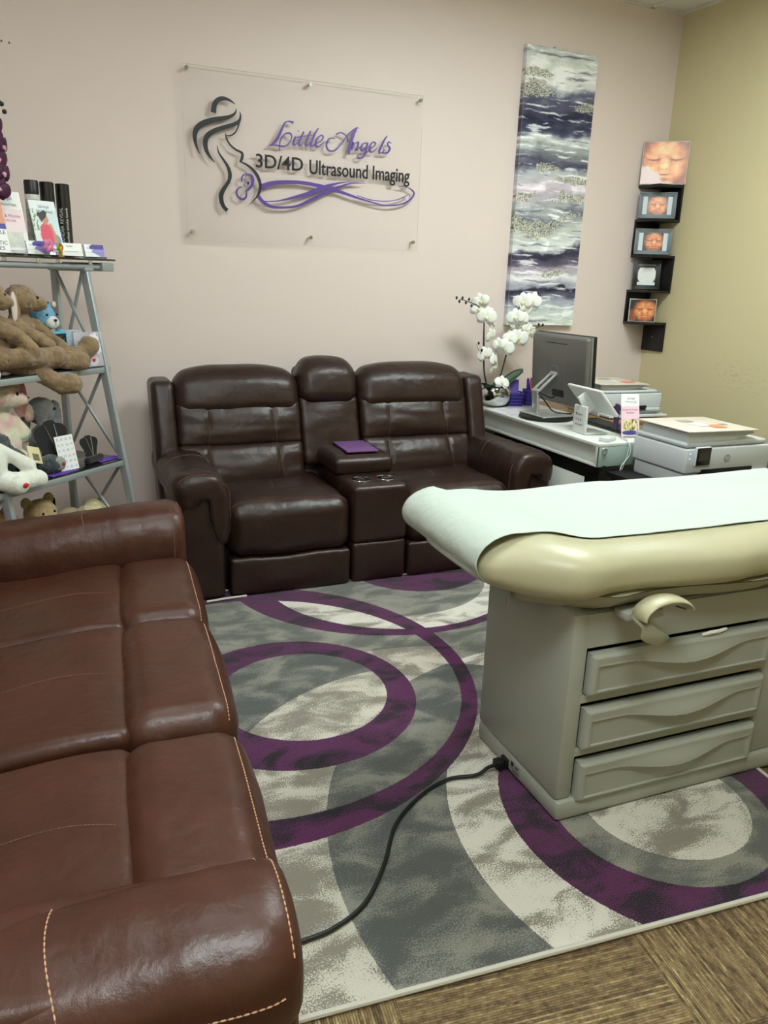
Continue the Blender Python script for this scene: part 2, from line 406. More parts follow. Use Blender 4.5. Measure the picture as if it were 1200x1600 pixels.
# troffers
LAMP = mat('lamp_diffuser', (255, 255, 255), .6, emit=(240, 251, 250), estr=1)
for i, (lx, ly, wt) in enumerate(TROFFERS):
    t = thing('ceiling_light', ['recessed fluorescent troffer in the ceiling over the middle of the rug', 'recessed fluorescent troffer in the ceiling over the near brown sofa', 'recessed fluorescent troffer in the ceiling over the near right floor'][i], 'light', (lx, ly, CEIL), group='ceiling troffers')
    m = MB()
    for a in ((-.62, .62, -.32, -.30), (-.62, .62, .30, .32), (-.62, -.60, -.30, .30), (.60, .62, -.30, .30)): m.box(*a, -.03, -.004, .003)
    m.build('frame', WPLAST, t)
    dm = LAMP.copy(); dm.node_tree.nodes['Principled BSDF'].inputs['Emission Strength'].default_value = wt/3.0
    MB().box(-.60, .60, -.30, .30, -.02, -.006).build('diffuser', dm, t, smooth=False)
LOGO_BLACK = [[(-0.5167,0.208,0.0266),(-0.5108,0.2417,0.0247),(-0.4954,0.2653,0.0229),(-0.4706,0.2776,0.0194),(-0.4461,0.2773,0.0133),(-0.4216,0.2689,0.008),(-0.4045,0.2583,0.0013)],[(-0.3974,0.2382,0.0013),(-0.4054,0.2173,0.0098),(-0.4283,0.1993,0.0161),(-0.4683,0.1863,0.0197),(-0.5129,0.1752,0.0232),(-0.5622,0.1569,0.0267),(-0.597,0.1336,0.0267),(-0.6136,0.1032,0.0232),(-0.6139,0.0676,0.017),(-0.6046,0.0326,0.009),(-0.5909,0.0068,0.0014)],[(-0.3802,0.2266,0.0013),(-0.3772,0.2045,0.009),(-0.3862,0.1811,0.0153),(-0.4142,0.1626,0.0189),(-0.4645,0.1443,0.0198),(-0.5145,0.1238,0.0215),(-0.5496,0.0981,0.0247),(-0.5629,0.0677,0.0243),(-0.5592,0.0321,0.0199),(-0.543,0.0018,0.0128),(-0.5176,-0.0257,0.0014)],[(-0.3838,0.1791,0.0099),(-0.3919,0.1513,0.0063),(-0.4076,0.1249,0.0073),(-0.4305,0.1092,0.0063),(-0.4531,0.1071,0.0036)],[(-0.4577,0.1202,0.0018),(-0.4534,0.0958,0.0063),(-0.4366,0.0679,0.0073),(-0.4069,0.0454,0.0092),(-0.3743,0.0322,0.012),(-0.3721,0.0139,0.0139),(-0.3803,-0.0098,0.0139)],[(-0.3879,-0.0104,0.0037),(-0.3575,-0.0195,0.0093),(-0.3218,-0.04,0.0131),(-0.2938,-0.0706,0.016),(-0.2787,-0.1073,0.0152),(-0.2791,-0.1405,0.0143),(-0.2927,-0.17,0.0096),(-0.3194,-0.2004,0.0029),(-0.3459,-0.2236,0.001)],[(-0.5027,0.0561,0.0014),(-0.4952,0.0241,0.0064),(-0.4736,-0.006,0.0101),(-0.4495,-0.0408,0.0148),(-0.4393,-0.077,0.0186),(-0.4462,-0.1101,0.0177),(-0.4699,-0.1444,0.0197),(-0.4876,-0.1784,0.0235),(-0.487,-0.2112,0.0217),(-0.475,-0.2387,0.019),(-0.4576,-0.2543,0.019)]]
LOGO_PURPLE = [[(-0.3747,-0.1095,0.0028),(-0.3769,-0.0909,0.0075),(-0.3663,-0.0738,0.0066),(-0.3481,-0.0654,0.0037)],[(-0.3588,-0.0849,0.0019),(-0.3482,-0.0724,0.0066),(-0.3276,-0.0732,0.0122),(-0.3175,-0.0912,0.0151),(-0.3232,-0.1199,0.0142),(-0.3444,-0.145,0.0123),(-0.3575,-0.153,0.0028)],[(-0.3695,-0.1044,0.0028),(-0.349,-0.1123,0.0038),(-0.3412,-0.1094,0.0094),(-0.344,-0.1214,0.0057)],[(-0.3752,-0.1331,0.0038),(-0.396,-0.1416,0.0066),(-0.4066,-0.1588,0.0094),(-0.3994,-0.1819,0.0095),(-0.3765,-0.1946,0.0124),(-0.3581,-0.1839,0.0114),(-0.3526,-0.1645,0.0076),(-0.3523,-0.1503,0.0047)],[(-0.3645,-0.1135,0.0028),(-0.3647,-0.1229,0.0028),(-0.3545,-0.1292,0.0024)]]
LOGO_SWOOSH = [[(-0.2705,-0.127,0.0302),(-0.2169,-0.1046,0.022),(-0.1475,-0.094,0.0194),(-0.0536,-0.0886,0.0182),(0.0339,-0.0949,0.0183),(0.1149,-0.1069,0.0199),(0.2056,-0.1257,0.0144),(0.2898,-0.1454,0.0102),(0.3753,-0.1618,0.0073),(0.4534,-0.1731,0.0059),(0.5408,-0.1639,0.0075),(0.6019,-0.1399,0.009),(0.6342,-0.1041,0.009),(0.626,-0.0823,0.0074),(0.5898,-0.0677,0.003),(0.5323,-0.0651,0.0015)],[(-0.2562,-0.1971,0.0042),(-0.1869,-0.1906,0.0056),(-0.1088,-0.1715,0.0126),(-0.0059,-0.14,0.0198),(0.0743,-0.1062,0.0212),(0.1472,-0.0811,0.0114),(0.2128,-0.0678,0.0043),(0.2877,-0.0623,0.0022)],[(-0.2938,-0.1664,0.0193),(-0.2639,-0.199,0.0181),(-0.2181,-0.2205,0.0154),(-0.1482,-0.2211,0.0113),(-0.0694,-0.2078,0.0128),(0.0103,-0.1708,0.017),(0.0907,-0.1299,0.0171),(0.1721,-0.0957,0.0128),(0.2378,-0.0731,0.0072),(0.3299,-0.0643,0.0014)],[(0.281,-0.1314,0.0022),(0.3578,-0.1482,0.0044),(0.444,-0.1515,0.0037),(0.5135,-0.1418,0.0044),(0.5657,-0.1236,0.0052),(0.6046,-0.1001,0.0015)]]
LOGO_SCRIPT = [[(-0.0924,0.203,0.0107),(-0.1154,0.2074,0.0053),(-0.1383,0.1985,0.0053),(-0.1575,0.1633,0.0093),(-0.1805,0.121,0.0101),(-0.2073,0.0884,0.0087),(-0.2263,0.08,0.0027)],[(-0.2263,0.0787,0.0027),(-0.1922,0.0851,0.0047),(-0.1618,0.0824,0.0067),(-0.1311,0.0885,0.0047),(-0.108,0.1143,0.0034),(-0.1018,0.1384,0.0047),(-0.1155,0.1506,0.0067),(-0.1424,0.1413,0.0047),(-0.1654,0.109,0.0047),(-0.1711,0.0614,0.002)],[(-0.0809,0.137,0.0067),(-0.0941,0.102,0.0081),(-0.0849,0.0947,0.0048),(-0.0693,0.1076,0.002)],[(-0.0662,0.1653,0.0067),(-0.0632,0.1656,0.0067)],[(-0.0344,0.165,0.0061),(-0.0616,0.1117,0.0081),(-0.0554,0.0953,0.0054),(-0.0343,0.1142,0.002)],[(-0.0732,0.1343,0.0027),(-0.0305,0.1437,0.0034),(0.0164,0.1529,0.002)],[(0.0046,0.1721,0.0061),(-0.0242,0.1117,0.0082),(-0.0163,0.0988,0.0055),(0.0025,0.1175,0.002)],[(0.0477,0.1898,0.0041),(0.0282,0.1608,0.0068),(0.0049,0.1075,0.0082),(0.0128,0.0979,0.0055),(0.0324,0.1168,0.0021)],[(0.0325,0.1134,0.0034),(0.0601,0.1262,0.0041),(0.0758,0.1482,0.0048),(0.0638,0.1559,0.0048),(0.0402,0.138,0.0061),(0.0325,0.11,0.0075),(0.0468,0.0975,0.0055),(0.0784,0.1244,0.0021)],[(0.1439,0.1476,0.0028),(0.1118,0.1446,0.0055),(0.0945,0.1121,0.0062),(0.1085,0.0857,0.0069),(0.1447,0.0888,0.0049),(0.1846,0.1306,0.0042),(0.2244,0.1793,0.0048),(0.2647,0.2108,0.0048),(0.2794,0.2122,0.0028)],[(0.2663,0.2096,0.0097),(0.2491,0.1747,0.0125),(0.2337,0.1245,0.0132),(0.2224,0.076,0.0133)],[(0.1516,0.169,0.0055),(0.1756,0.1802,0.0048),(0.2083,0.1674,0.0041),(0.2212,0.1373,0.0028)],[(0.2539,0.1403,0.007),(0.2424,0.1008,0.007)],[(0.2502,0.1246,0.0021),(0.2786,0.1426,0.0056),(0.279,0.1272,0.007),(0.2688,0.101,0.0063),(0.2876,0.1118,0.0021)],[(0.3326,0.1439,0.0042),(0.3078,0.1347,0.0056),(0.2959,0.1126,0.0063),(0.3087,0.1031,0.0049),(0.333,0.1299,0.0042)],[(0.3367,0.1443,0.007),(0.3255,0.0975,0.0078),(0.3096,0.0678,0.0057),(0.2847,0.0622,0.0049),(0.2802,0.076,0.0035),(0.3257,0.0905,0.0028),(0.3462,0.1064,0.0014)],[(0.3501,0.1173,0.0035),(0.3749,0.1301,0.0042),(0.3846,0.1451,0.0049),(0.3701,0.1509,0.0049),(0.3513,0.1315,0.0063),(0.3504,0.1067,0.0064),(0.3674,0.0997,0.005),(0.3921,0.121,0.0021)],[(0.4533,0.1903,0.0042),(0.4331,0.1601,0.0071),(0.4094,0.1083,0.0078),(0.4183,0.0984,0.005),(0.4389,0.118,0.0021)],[(0.4803,0.1552,0.0028),(0.463,0.1593,0.005),(0.4593,0.1447,0.0057),(0.4727,0.1281,0.0078),(0.4607,0.1056,0.0064),(0.4352,0.0999,0.0057),(0.4307,0.1066,0.005)]]
# ------------------------------------------------------------------ recliner sofas
def wr(P, a, f=(6, 6, 6), o=0):
    return noise.noise(Vector((P.x*f[0]+o, P.y*f[1]+o*1.7, P.z*f[2])))*a
def arm_loft(mb, prof, ys, ztilt, sgn, x0, seed):
    pts = closed_catmull(prof, 7); cx = sum(p[0] for p in pts)/len(pts); cz = sum(p[1] for p in pts)/len(pts)
    rings = []
    for y, sc in ys:
        rg = []
        for (px, pz) in pts:
            xx = cx+(px-cx)*(.25+.75*sc); zz = cz+(pz-cz)*(.35+.65*sc)
            P = Vector((x0+sgn*xx, y, zz+ztilt(y)))
            k = wr(P, .006, (7, 9, 7), seed)+wr(P, .004, (5, 28, 5), seed+3)*smooth01(.45, 0, y)
            dx, dz = px-cx, pz-cz; L = math.hypot(dx, dz)+1e-6
            rg.append(P+Vector((sgn*dx/L*k, 0, dz/L*k)))
        rings.append(rg)
    mb.loft(rings)
def build_arm(t, x0, x1, seed, m, depth, tilt, thread, fy=0.0):
    """x0 = outer side, x1 = inner side"""
    sg = 1 if x1 > x0 else -1; w = abs(x1-x0); X = lambda a: x0+sg*a
    mb = MB(); lo, hi = sorted((X(.012), X(w-.005)))
    f = lambda P: P+Vector((0, wr(P, .006, (5, 5, 5), seed), 0))
    mb.pillow(lo, hi, .03+fy, depth-.02, .011, .555, .03, (.006, .006, 0), 22, f)
    mb.build('arm_body', m, t)
    mb = MB(); lo, hi = sorted((X(.006), X(w-.012)))
    mb.pillow(lo, hi, -.014+fy, .09+fy, .011, .555, .030, (.002, .006, 0), 22, f)
    mb.build('front_panel', m, t)
    prof = [(-.006, .50), (-.016, .56), (-.006, .615), (.04, .652), (.11, .664), (.18, .655), (w-.01, .625), (w+.022, .56), (w+.026, .47), (w+.02, .36), (w+.005, .30), (w-.03, .30), (w-.04, .40), (w-.05, .52), (w-.08, .565), (.05, .56), (.015, .51)]
    ys = [(-.030, .0), (-.030, .45), (-.024, .68), (-.012, .84), (.008, .94), (.035, .985), (.06, 1)]+[(.06+(depth-.16)*k/40, 1) for k in range(1, 41)]
    ys += [(depth-.06, .92), (depth-.045, .5), (depth-.045, 0)]
    ys = [(max(y_+fy*max(0, 1-y_/.4), y_), s_) for y_, s_ in ys]
    mb = MB(); arm_loft(mb, prof, ys, tilt, sg, x0, seed); o = mb.build('arm_pad', m, t, angle=180)
    # seams of the pad
    L = []
    cs = [(X(a), .36+.02*math.sin(a*12), 2) for a in [k/14*(w+.03)-.012 for k in range(15)]]
    L.append(snap([mb.bvh], cs, (0, 0, -1), .001))
    fr = [(X(a), -.006+fy, 2) for a in [k/14*(w+.02)-.006 for k in range(15)]]
    L.append(snap([mb.bvh], fr, (0, 0, -1), .001))
    side = [(x0-sg*1.0, .012+fy+.016*k, .578+tilt(.012+.016*k)-.01) for k in range(int((depth-.2)/.016))]
    L.append(snap([mb.bvh], side, (sg, 0, 0), .001))
    inn = [(x1+sg*1.0, .02+fy, z) for z in [.33+.02*k for k in range(13)]]
    L.append(snap([mb.bvh], inn, (-sg, 0, 0), .001))
    stitches('stitching', L, thread, o, r=.0014, pitch=.011)
def groove(x, c, w=.008): return math.exp(-((x-c)/w)**2)
def build_back(t, x0, x1, m, y0, zt, mid, seed, thread, ln=.30):
    """backrest section x0..x1, front face at y0 (bottom) leaning back"""
    w = x1-x0; xc = (x0+x1)/2
    lean = lambda P: P+Vector((0, ln*(P.z-.45), 0))
    bk = MB(); bk.pillow(x0+.01, x1-.01, y0+.10, y0+.20, .10, zt-.05, .04, (0, .0, 0), 10, lambda P: lean(P)); b = bk.build('backrest', m, t)
    def fn(P):
        s = smooth01(0, 1, abs(P.x-xc)/(w/2))
        q = Vector((P.x, P.y, P.z)); k = 0
        if not mid:
            lc = x0+.22*w+(.62-P.z)*(-.10); rc = x1-.22*w-(.62-P.z)*(-.10)
            k = (groove(P.x, lc)+groove(P.x, rc))*.012
        q.y += k+wr(P, .007, (6, 3, 9), seed)+wr(P, .0035, (4, 3, 30), seed+5)
        q.z += wr(P, .004, (5, 5, 5), seed+9)
        return lean(q)
    def head(P):
        q = Vector(P); q.y += wr(P, .006, (5, 3, 5), seed+2)
        # crown droops towards the sides
        q.z -= .030*(abs(P.x-xc)/(w/2))**3*smooth01(zt-.2, zt, P.z); q.z += wr(P, .004, (6, 6, 6), seed)
        return lean(q)
    A = []
    if mid:
        mb = MB(); mb.pillow(x0, x1, y0, y0+.16, .50, .86, .03, (.0, .014, 0), 30, fn); mb.build('lumbar_cushion', m, b)
    else:
        mb = MB(); mb.pillow(x0, x1, y0-.012, y0+.16, .622, .85, .030, (.0, .034, .0), 46, fn); u = mb.build('upper_cushion', m, b); A.append(mb.bvh)
        mb = MB(); mb.pillow(x0, x1, y0-.020, y0+.16, .40, .640, .030, (.0, .036, .0), 46, fn); mb.build('lower_cushion', m, b); A.append(mb.bvh)
        L = []
        for c, s in ((x0+.22*w, -1), (x1-.22*w, 1)):
            L.append(snap(A, [(c+s*(.62-z)*.10+.004, 0, z+.0) for z in [.45+.0125*k for k in range(30)]], (0, 1, 0), .0008))
        stitches('stitching', L, DTHREAD, b, r=.0012, pitch=.012)
    mb = MB(); mb.pillow(x0-.004, x1+.004, y0-.03, y0+.15, zt-.235 if not mid else zt-.235, zt, .075, (.0, .018, .012), 36, head); mb.build('headrest', m, b)
def build_seat(t, x0, x1, m, depth_back, seed, thread, drop=0.0, crease=.285, sag=0.0):
    xc = (x0+x1)/2; w = x1-x0
    def f(P):
        q = Vector(P); q.z += wr(P, .007, (5, 5, 5), seed)+wr(P, .0035, (22, 4, 5), seed+4)*smooth01(.2, -.02, P.y); q.y += wr(P, .006, (4, 4, 6), seed+2)
        return q
    def f2(P):
        q = Vector(P); q.z += wr(P, .007, (5, 5, 5), seed+8)-sag*smooth01(.3, .65, P.y); return q
    mb = MB(); mb.pillow(x0+.002, x1-.002, crease-.03, depth_back+.05, .30, .452-drop, .035, (0, 0, .010), 30, f2); rs = mb.build('seat_cushion', m, t)
    A = [mb.bvh]
    mb = MB(); mb.pillow(x0-.003, x1+.003, -.008, crease, .188, .468-drop, .075, (.0, .012, .012), 40, f); fs = mb.build('seat_front', m, t)
    # raised top seam along the front edge and a middle seam on the rear cushion
    L = [snap([mb.bvh], [(x0+.01+(w-.02)*k/40, .035 if m is LEATHER else .016, 2) for k in range(41)], (0, 0, -1), .0012)]
    stitches('stitching', L, thread, fs, r=.0015, pitch=.010, cont=False)
    L = [snap(A, [(xc-.02+.02*math.sin(k/6), crease+.01+(depth_back-crease)*k/24, 2) for k in range(24)], (0, 0, -1), .0004)]
    stitches('stitching', L, DTHREAD, rs, r=.0011, pitch=.008)
    mb = MB(); mb.pillow(x0+.004, x1-.004, -.008, .16, .011, .198, .018, (0, .010, 0), 22, f); mb.build('footrest', m, t)
def base_frame(t, x0, x1, depth):
    mb = MB(); mb.box(x0+.04, x1-.04, .10, depth-.08, .02, .30, .01)
    for a in (x0+.08, x1-.08):
        for b in (.14, depth-.14): mb.cyl((a, b, .013), (a, b, .05), .025)
    mb.build('base_frame', MBLACK, t)

# console loveseat against the back wall
L1 = thing('reclining_loveseat', 'dark brown leather reclining loveseat with centre cupholder console against the pink wall', 'sofa', (.553, 3.430, 0), R(-2.0))
t0 = lambda y: .012*smooth01(.5, 0, y)-.040
DW = 1.985
base_frame(L1, 0, DW, .92)
build_arm(L1, 0, .225, 1, LEATHER, .86, t0, DTHREAD)
build_arm(L1, DW, DW-.225, 5, LEATHER, .86, t0, DTHREAD)
build_seat(L1, .235, .842, LEATHER, .56, 3, DTHREAD)
build_seat(L1, 1.148, DW-.235, LEATHER, .56, 9, DTHREAD)
build_back(L1, .10, .752, LEATHER, .50, 1.015, False, 11, DTHREAD)
build_back(L1, 1.102, 1.765, LEATHER, .50, 1.02, False, 15, DTHREAD)
build_back(L1, .756, 1.098, LEATHER, .51, 1.055, True, 19, DTHREAD)
for a, b, s in ((-.015, .105, 1), (DW-.21, DW-.09, 2)):
    lean = lambda P: P+Vector((wr(P, .004, (4, 4, 4), s), .30*(P.z-.45), 0))
    MB().pillow(a, b, .50, .72, .20, .955, .035, (.0, .01, .0), 20, lean).build('back_wing', LEATHER, L1)
# console
mb = MB(); f = lambda P: P+Vector((0, wr(P, .003, (6, 6, 6), 2), wr(P, .002, (6, 6, 6), 4)))
mb.pillow(.847, 1.143, -.006, .62, .215, .512, .028, (0, .006, .004), 26, f); con = mb.build('console', LEATHER, L1)
cups = [(.935, .125), (1.063, .125)]
for cx, cy in cups:
    c = MB().cyl((cx, cy, .44), (cx, cy, .6), .041, n=40).build('cutter', DARK, L1)
    md = con.modifiers.new('cut', 'BOOLEAN'); md.object = c; md.operation = 'DIFFERENCE'; md.solver = 'EXACT'
    bpy.context.view_layer.update(); evaluated(con); bpy.data.objects.remove(c)
for cx, cy in cups:
    cp = MB().lathe([(.0405, .513), (.048, .516), (.050, .513), (.048, .509), (.0405, .509), (.0395, .50), (.039, .447), (0, .446), (0, .444), (.0405, .445), (.041, .50), (.0405, .513)], (cx, cy, 0), 40).build('cup_holder', CHROME, L1)
MB().pillow(.85, 1.14, -.004, .16, .011, .222, .022, (0, .008, 0), 18, f).build('console_base', LEATHER, L1)
mb = MB(); mb.pillow(.830, 1.160, .235, .60, .505, .600, .032, (.0, .006, .012), 30, f); lid = mb.build('console_lid', LEATHER, L1)
ln = [snap([mb.bvh], [(x_, -1, .56)], (0, 1, 0)) for x_ in (.86,)]
stitches('stitching', [snap([mb.bvh], [(.85+.29*k/20, .275, 2) for k in range(21)], (0, 0, -1), .001)], DTHREAD, lid, r=.0012, pitch=.01)

# long reclining sofa along the left side
S1 = thing('reclining_sofa', 'chestnut brown leather reclining sofa with pale stitching filling the lower left', 'sofa', (.315, .853, 0), R(90-5.4))
t1 = lambda y: -.062+.030*smooth01(.55, 0, y)-.030*smooth01(.35, .8, y)
SW = 2.27
base_frame(S1, 0, SW, .90)
build_arm(S1, 0, .235, 21, LEATHER2, .84, lambda y: t1(y)-.042, THREAD, .042)
build_arm(S1, SW, SW-.235, 25, LEATHER2, .84, t1, DTHREAD, .035)
bd = [.245, .818, 1.452, SW-.245]
for i in range(3):
    build_seat(S1, bd[i]+.002, bd[i+1]-.002, LEATHER2, .67, 31+7*i, THREAD, drop=[.012, -.004, .006][i], crease=.275, sag=.03)
    build_back(S1, bd[i]+.005, bd[i+1]-.005, LEATHER2, .70, .93, False, 41+i, DTHREAD, .62)
for a, b in ((.10, .24), (SW-.24, SW-.10)):
    MB().pillow(a, b, .66, .84, .20, .86, .035, (.0, .01, .0), 12, lambda P: P+Vector((0, .55*(P.z-.45), 0))).build('back_wing', LEATHER2, S1)

# tablet lying on the console lid
mb = MB(); mb.box(-.088, .088, -.132, .132, 0, .010, .004)
tb = mb.build('tablet_case', mat('purple_case', (112, 76, 130), .55), None, loc=(1.575, 3.815, .6125), rot=(R(-.5), 0, R(-4)))
tag(tb, 'flat purple tablet case lying on the loveseat console lid', 'tablet case')

# ------------------------------------------------------------------ examination table
E1 = thing('exam_table', 'cream padded medical exam table on a beige three drawer cabinet', 'exam table', (1.266, 1.513, 0), R(-2.4))
BX = 1.55; BY = .46; BT = .655
PB = mat('exam_body_enamel', (158, 161, 150), .36, spec=.45, bump=[(420, .06, .0008)])
mb = MB()
# carcass with three drawer openings (front at y=0)
drw = [(.062, .716, .410, .545), (.062, .716, .240, .376), (.062, .716, .068, .206)]
ox0, ox1 = .056, .722
mb.box(0, ox0, 0, BY, .075, BT, .012); mb.box(ox1, BX, 0, BY, .075, BT, .012)
mb.box(ox0-.02, ox1+.02, .0012, .03, .551, BT-.004, .0); mb.box(ox0-.02, ox1+.02, .0012, .03, .382, .404); mb.box(ox0-.02, ox1+.02, .0012, .03, .212, .234); mb.box(ox0-.02, ox1+.02, .0012, .03, .070, .0625+.001)
mb.box(ox0-.02, ox1+.02, BY-.02, BY-.004, .08, BT-.01); mb.box(.012, BX-.012, .012, BY-.01, BT-.02, BT-.002)
cab = mb.build('cabinet', PB, E1)
MB().box(ox0-.01, ox1+.01, .05, .08, .05, .56).build('drawer_recess', DARK, cab)
MB().box(.0, BX, -.012, BY+.0, .012, .075, .014).build('plinth', PB, E1)
MB().box(.07, BX-.02, .02, BY-.02, BT-.002, .70, .01).build('top_frame', PB, E1)
def drawer(x0, x1, z0, z1, i):
    w, h = x1-x0, z1-z0; nx, nz = 120, 60
    def dep(u, v):
        X, Z = u*w, v*h
        e = min(X, w-X, Z, h-Z); d = 0.0
        d += .010*(1-smooth01(0, .010, e))                       # rounded edge
        # recessed field; the grip swells outwards down to a smiling lower edge
        c = (u-.52)/.34; k = (math.cos(PI*max(-1, min(1, c)))+1)/2
        top = h*.72-h*.20*k**.8
        fe = min(X-.022, w-.022-X, Z-.016, top-Z)
        d += .0050*smooth01(-.001, .001, fe)-.0012*math.exp(-((fe+.0025)/.0018)**2)
        if k > 0 and Z > top-.0005:
            d -= .020*k**.8*smooth01(h*.93, top, Z)
        return d
    mb = MB(); y0 = -.022
    mb.grid(nx, nz, lambda u, v: (x0+w*u, y0+dep(u, v), z0+h*v))
    bm = mb.bm; bd_ = [e for e in bm.edges if e.is_boundary]
    r = bmesh.ops.extrude_edge_only(bm, edges=bd_)
    vs = [v for v in r['geom'] if isinstance(v, bmesh.types.BMVert)]
    for v in vs: v.co.y = .012
    bmesh.ops.contextual_create(bm, geom=[e for e in bm.edges if e.is_boundary])
    d = mb.build('drawer', PB, E1, angle=50)
    return d
for i, a in enumerate(drw): drawer(a[0], a[1], a[2], a[3]-.010, i)
# paper scrap poking from the top drawer
mb = MB(); mb.tube([(.44, -.012, .540), (.47, -.016, .545), (.50, -.014, .5435), (.53, -.012, .547)], [.004, .006, .006, .004], 8)
o = mb.build('tissue', mat('tissue_white', (225, 225, 220), .9), None, loc=E1.location, rot=E1.rotation_euler); tag(o, 'crumpled white tissue poking out of the top drawer of the exam table', 'tissue')
# rating plate and inlet
MB().box(-.0015, 0, .235-.05, .235+.005, .022, .062).build('rating_plate', mat('plate_grey', (150, 152, 146), .4), E1)
for k, (ya, yb, za, zb) in enumerate([(.222, .237, .044, .058), (.195, .213, .048, .053), (.19, .235, .038, .0395), (.19, .225, .032, .0335), (.19, .230, .027, .0285)]):
    MB().box(-.0022, -.0013, ya, yb, za, zb).build('print', INK, E1)
MB().box(-.012, 0, .250, .285, .022, .052, .003).build('power_inlet', MBLACK, E1)
# pad: lofted along x ; local y from -.07 (front) to .66 (back)
PYC, PHW = .288, .362
def pad_ring(x, inset=0, zlo=.688, top=True, n=64):
    x0 = -.235; r = .20; dx = max(0, r-(x-x0)); k = (max(0, 1-(dx/r)**2.6))**(1/2.6)
    hw = (PHW-.10*smooth01(.0, -.2, x)-.018*math.cos((x-.12)*9)*smooth01(-.05, .1, x)*(.5 if x > .5 else 1))*1.0
    hw = (hw-.13)+.13*k-inset
    hump = smooth01(.14, -.08, x); rnd = smooth01(-.235, -.13, x)
    out = []
    zm = .772
    for i in range(n):
        a = 2*PI*i/n; cy, sz = math.cos(a), math.sin(a)
        y = math.copysign(abs(cy)**.55, cy); z = math.copysign(abs(sz)**.75, sz)
        # heights
        edge = abs(y)
        crest = .852 if x > .1 else .852+.010*hump
        mid = .818+.042*hump
        top_z = mid+(crest-mid)*smooth01(.45, .78, edge)
        zt = zm+(top_z-zm)*max(0, z) if z > 0 else zm+(zm-zlo)*z
        sq = (max(0, 1-(dx/r)**2.2))**(1/2.0)
        zt = zm+(zt-zm)*(.05+.95*sq if z > 0 else .25+.75*sq)
        out.append(Vector((x, PYC+y*hw, zt)))
    return out
xs = [-.235+.2*(1-math.cos(PI/2*k/14)) for k in range(15)]+[-.035+.035*k for k in range(1, 50)]
mb = MB(); mb.loft([pad_ring(x_) for x_ in xs]); pad = mb.build('pad', VINYL, E1, angle=180); PADB = mb.bvh
# base shell under the head end
mb = MB(); rings = []
for x_ in xs:
    rg = pad_ring(x_, .014, .66)
    rings.append([Vector((p.x+.105+.17*smooth01(.10, .42, p.y), p.y, min(p.z, .73))) for p in rg])
rings = [[Vector((p.x, p.y,   .634+.085*(p.z-min(q.z for q in rg))/max(1e-5, max(q.z for q in rg)-min(q.z for q in rg)))) for p in rg] for rg in rings]
mb.loft(rings[:40]); mb.build('pad_base', VINYLD, E1, angle=60)
# paper sheet draped over the pad: follows the profile of the pad
pw0, pw1 = .105, .600
def pap(u, v):
    y = pw0+(pw1-pw0)*v
    # path parameter along x : u 0..1 -> from hanging edge round the head end then along the top
    if u < .22:
        k = u/.22; ang = -0.75+(PI/2+.75)*k
        cx, cz, rx, rz = -.135, .790, .115, .075
        x_ = cx-rx*math.cos(ang); z = cz+rz*math.sin(ang)
        if ang < 0: x_ = cx-rx*math.cos(ang)
        P = Vector((x_, y, z))
    else:
        x_ = -.135+(BX+.15+.135)*((u-.22)/.78); P = Vector((x_, y, 0))
    return P
def drape(u, v):
    P = pap(u, v)
    if u >= .2:
        h_ = PADB.ray_cast(Vector((P.x, P.y, 2)), Vector((0, 0, -1)))
        zt = h_[0].z if h_[0] is not None else .8
        k = smooth01(.2, .3, u)
        w_ = .0035+.0025*(noise.noise(Vector((P.x*7, P.y*9, 3)))+.6)+.0015*noise.noise(Vector((P.x*3, P.y*30, 8)))
        z = zt+w_ if u >= .22 else P.z
        if u >= .22:
            z2 = .865+w_*.3; P.z = z2*(1-k)+z*k if k < 1 else z
            P.z = max(P.z, zt+.003)
        else: P.z = z
    else:
        h_ = PADB.ray_cast(Vector((-1, P.y, P.z)), Vector((1, 0, 0)))
        if h_[0] is not None: P.x = min(P.x, h_[0].x-.004)
    return P
mb = MB(); mb.grid(150, 50, drape); pp = mb.build('paper_sheet', PAPERW, None, angle=180, loc=E1.location, rot=E1.rotation_euler)
md = pp.modifiers.new('s', 'SOLIDIFY'); md.thickness = .0008; md.offset = 1
tag(pp, 'white exam table paper draped over the padded head end', 'paper')
# stirrup bracket: arched cream cover with a grey paddle
mb = MB()
rings = []
for k in range(25):
    a = R(188-176*k/24); cx, cz = .208, .664
    c = Vector((cx+.078*math.cos(a), 0, cz+.012+.040*math.sin(a))); nrm = Vector((math.cos(a)*.5, 0, math.sin(a))).normalized()
    wdt = .010+.006*math.sin(PI*k/24)
    rings.append([c+nrm*(wdt*math.cos(q))*.55+Vector((0, -.094+.030*math.sin(q)*1.0, 0)) for q in [2*PI*j/20 for j in range(20)]])
mb.loft(rings); st = mb.build('stirrup_cover', VINYL, E1, angle=60)
MB().cyl((.262, -.08, .682), (.262, -.118, .688), .003).build('screw', STEEL, st)
mb = MB(); pts = [(.135, -.080, .668), (.143, -.108, .654), (.158, -.122, .634), (.172, -.124, .606)]
rings = []
for k, p in enumerate(catmull(pts, 8)):
    s_ = k/24; wd = .022+.028*smooth01(.35, .85, s_)*1.0; wd *= math.sqrt(max(.02, 1-max(0, (s_-.72)/.28)**2))
    p = Vector(p); rings.append([p+Vector((wd*math.cos(q), .004*math.sin(q), .006*math.sin(q)-wd*.12*math.cos(q))) for q in [2*PI*j/16 for j in range(16)]])
mb.loft(rings); st2 = mb.build('stirrup_paddle', mat('paddle_grey', (126, 124, 104), .4), E1, angle=70)
MB().box(.12, .245, -.06, .0, .643, .668, .008).build('stirrup_mount', PB, E1)
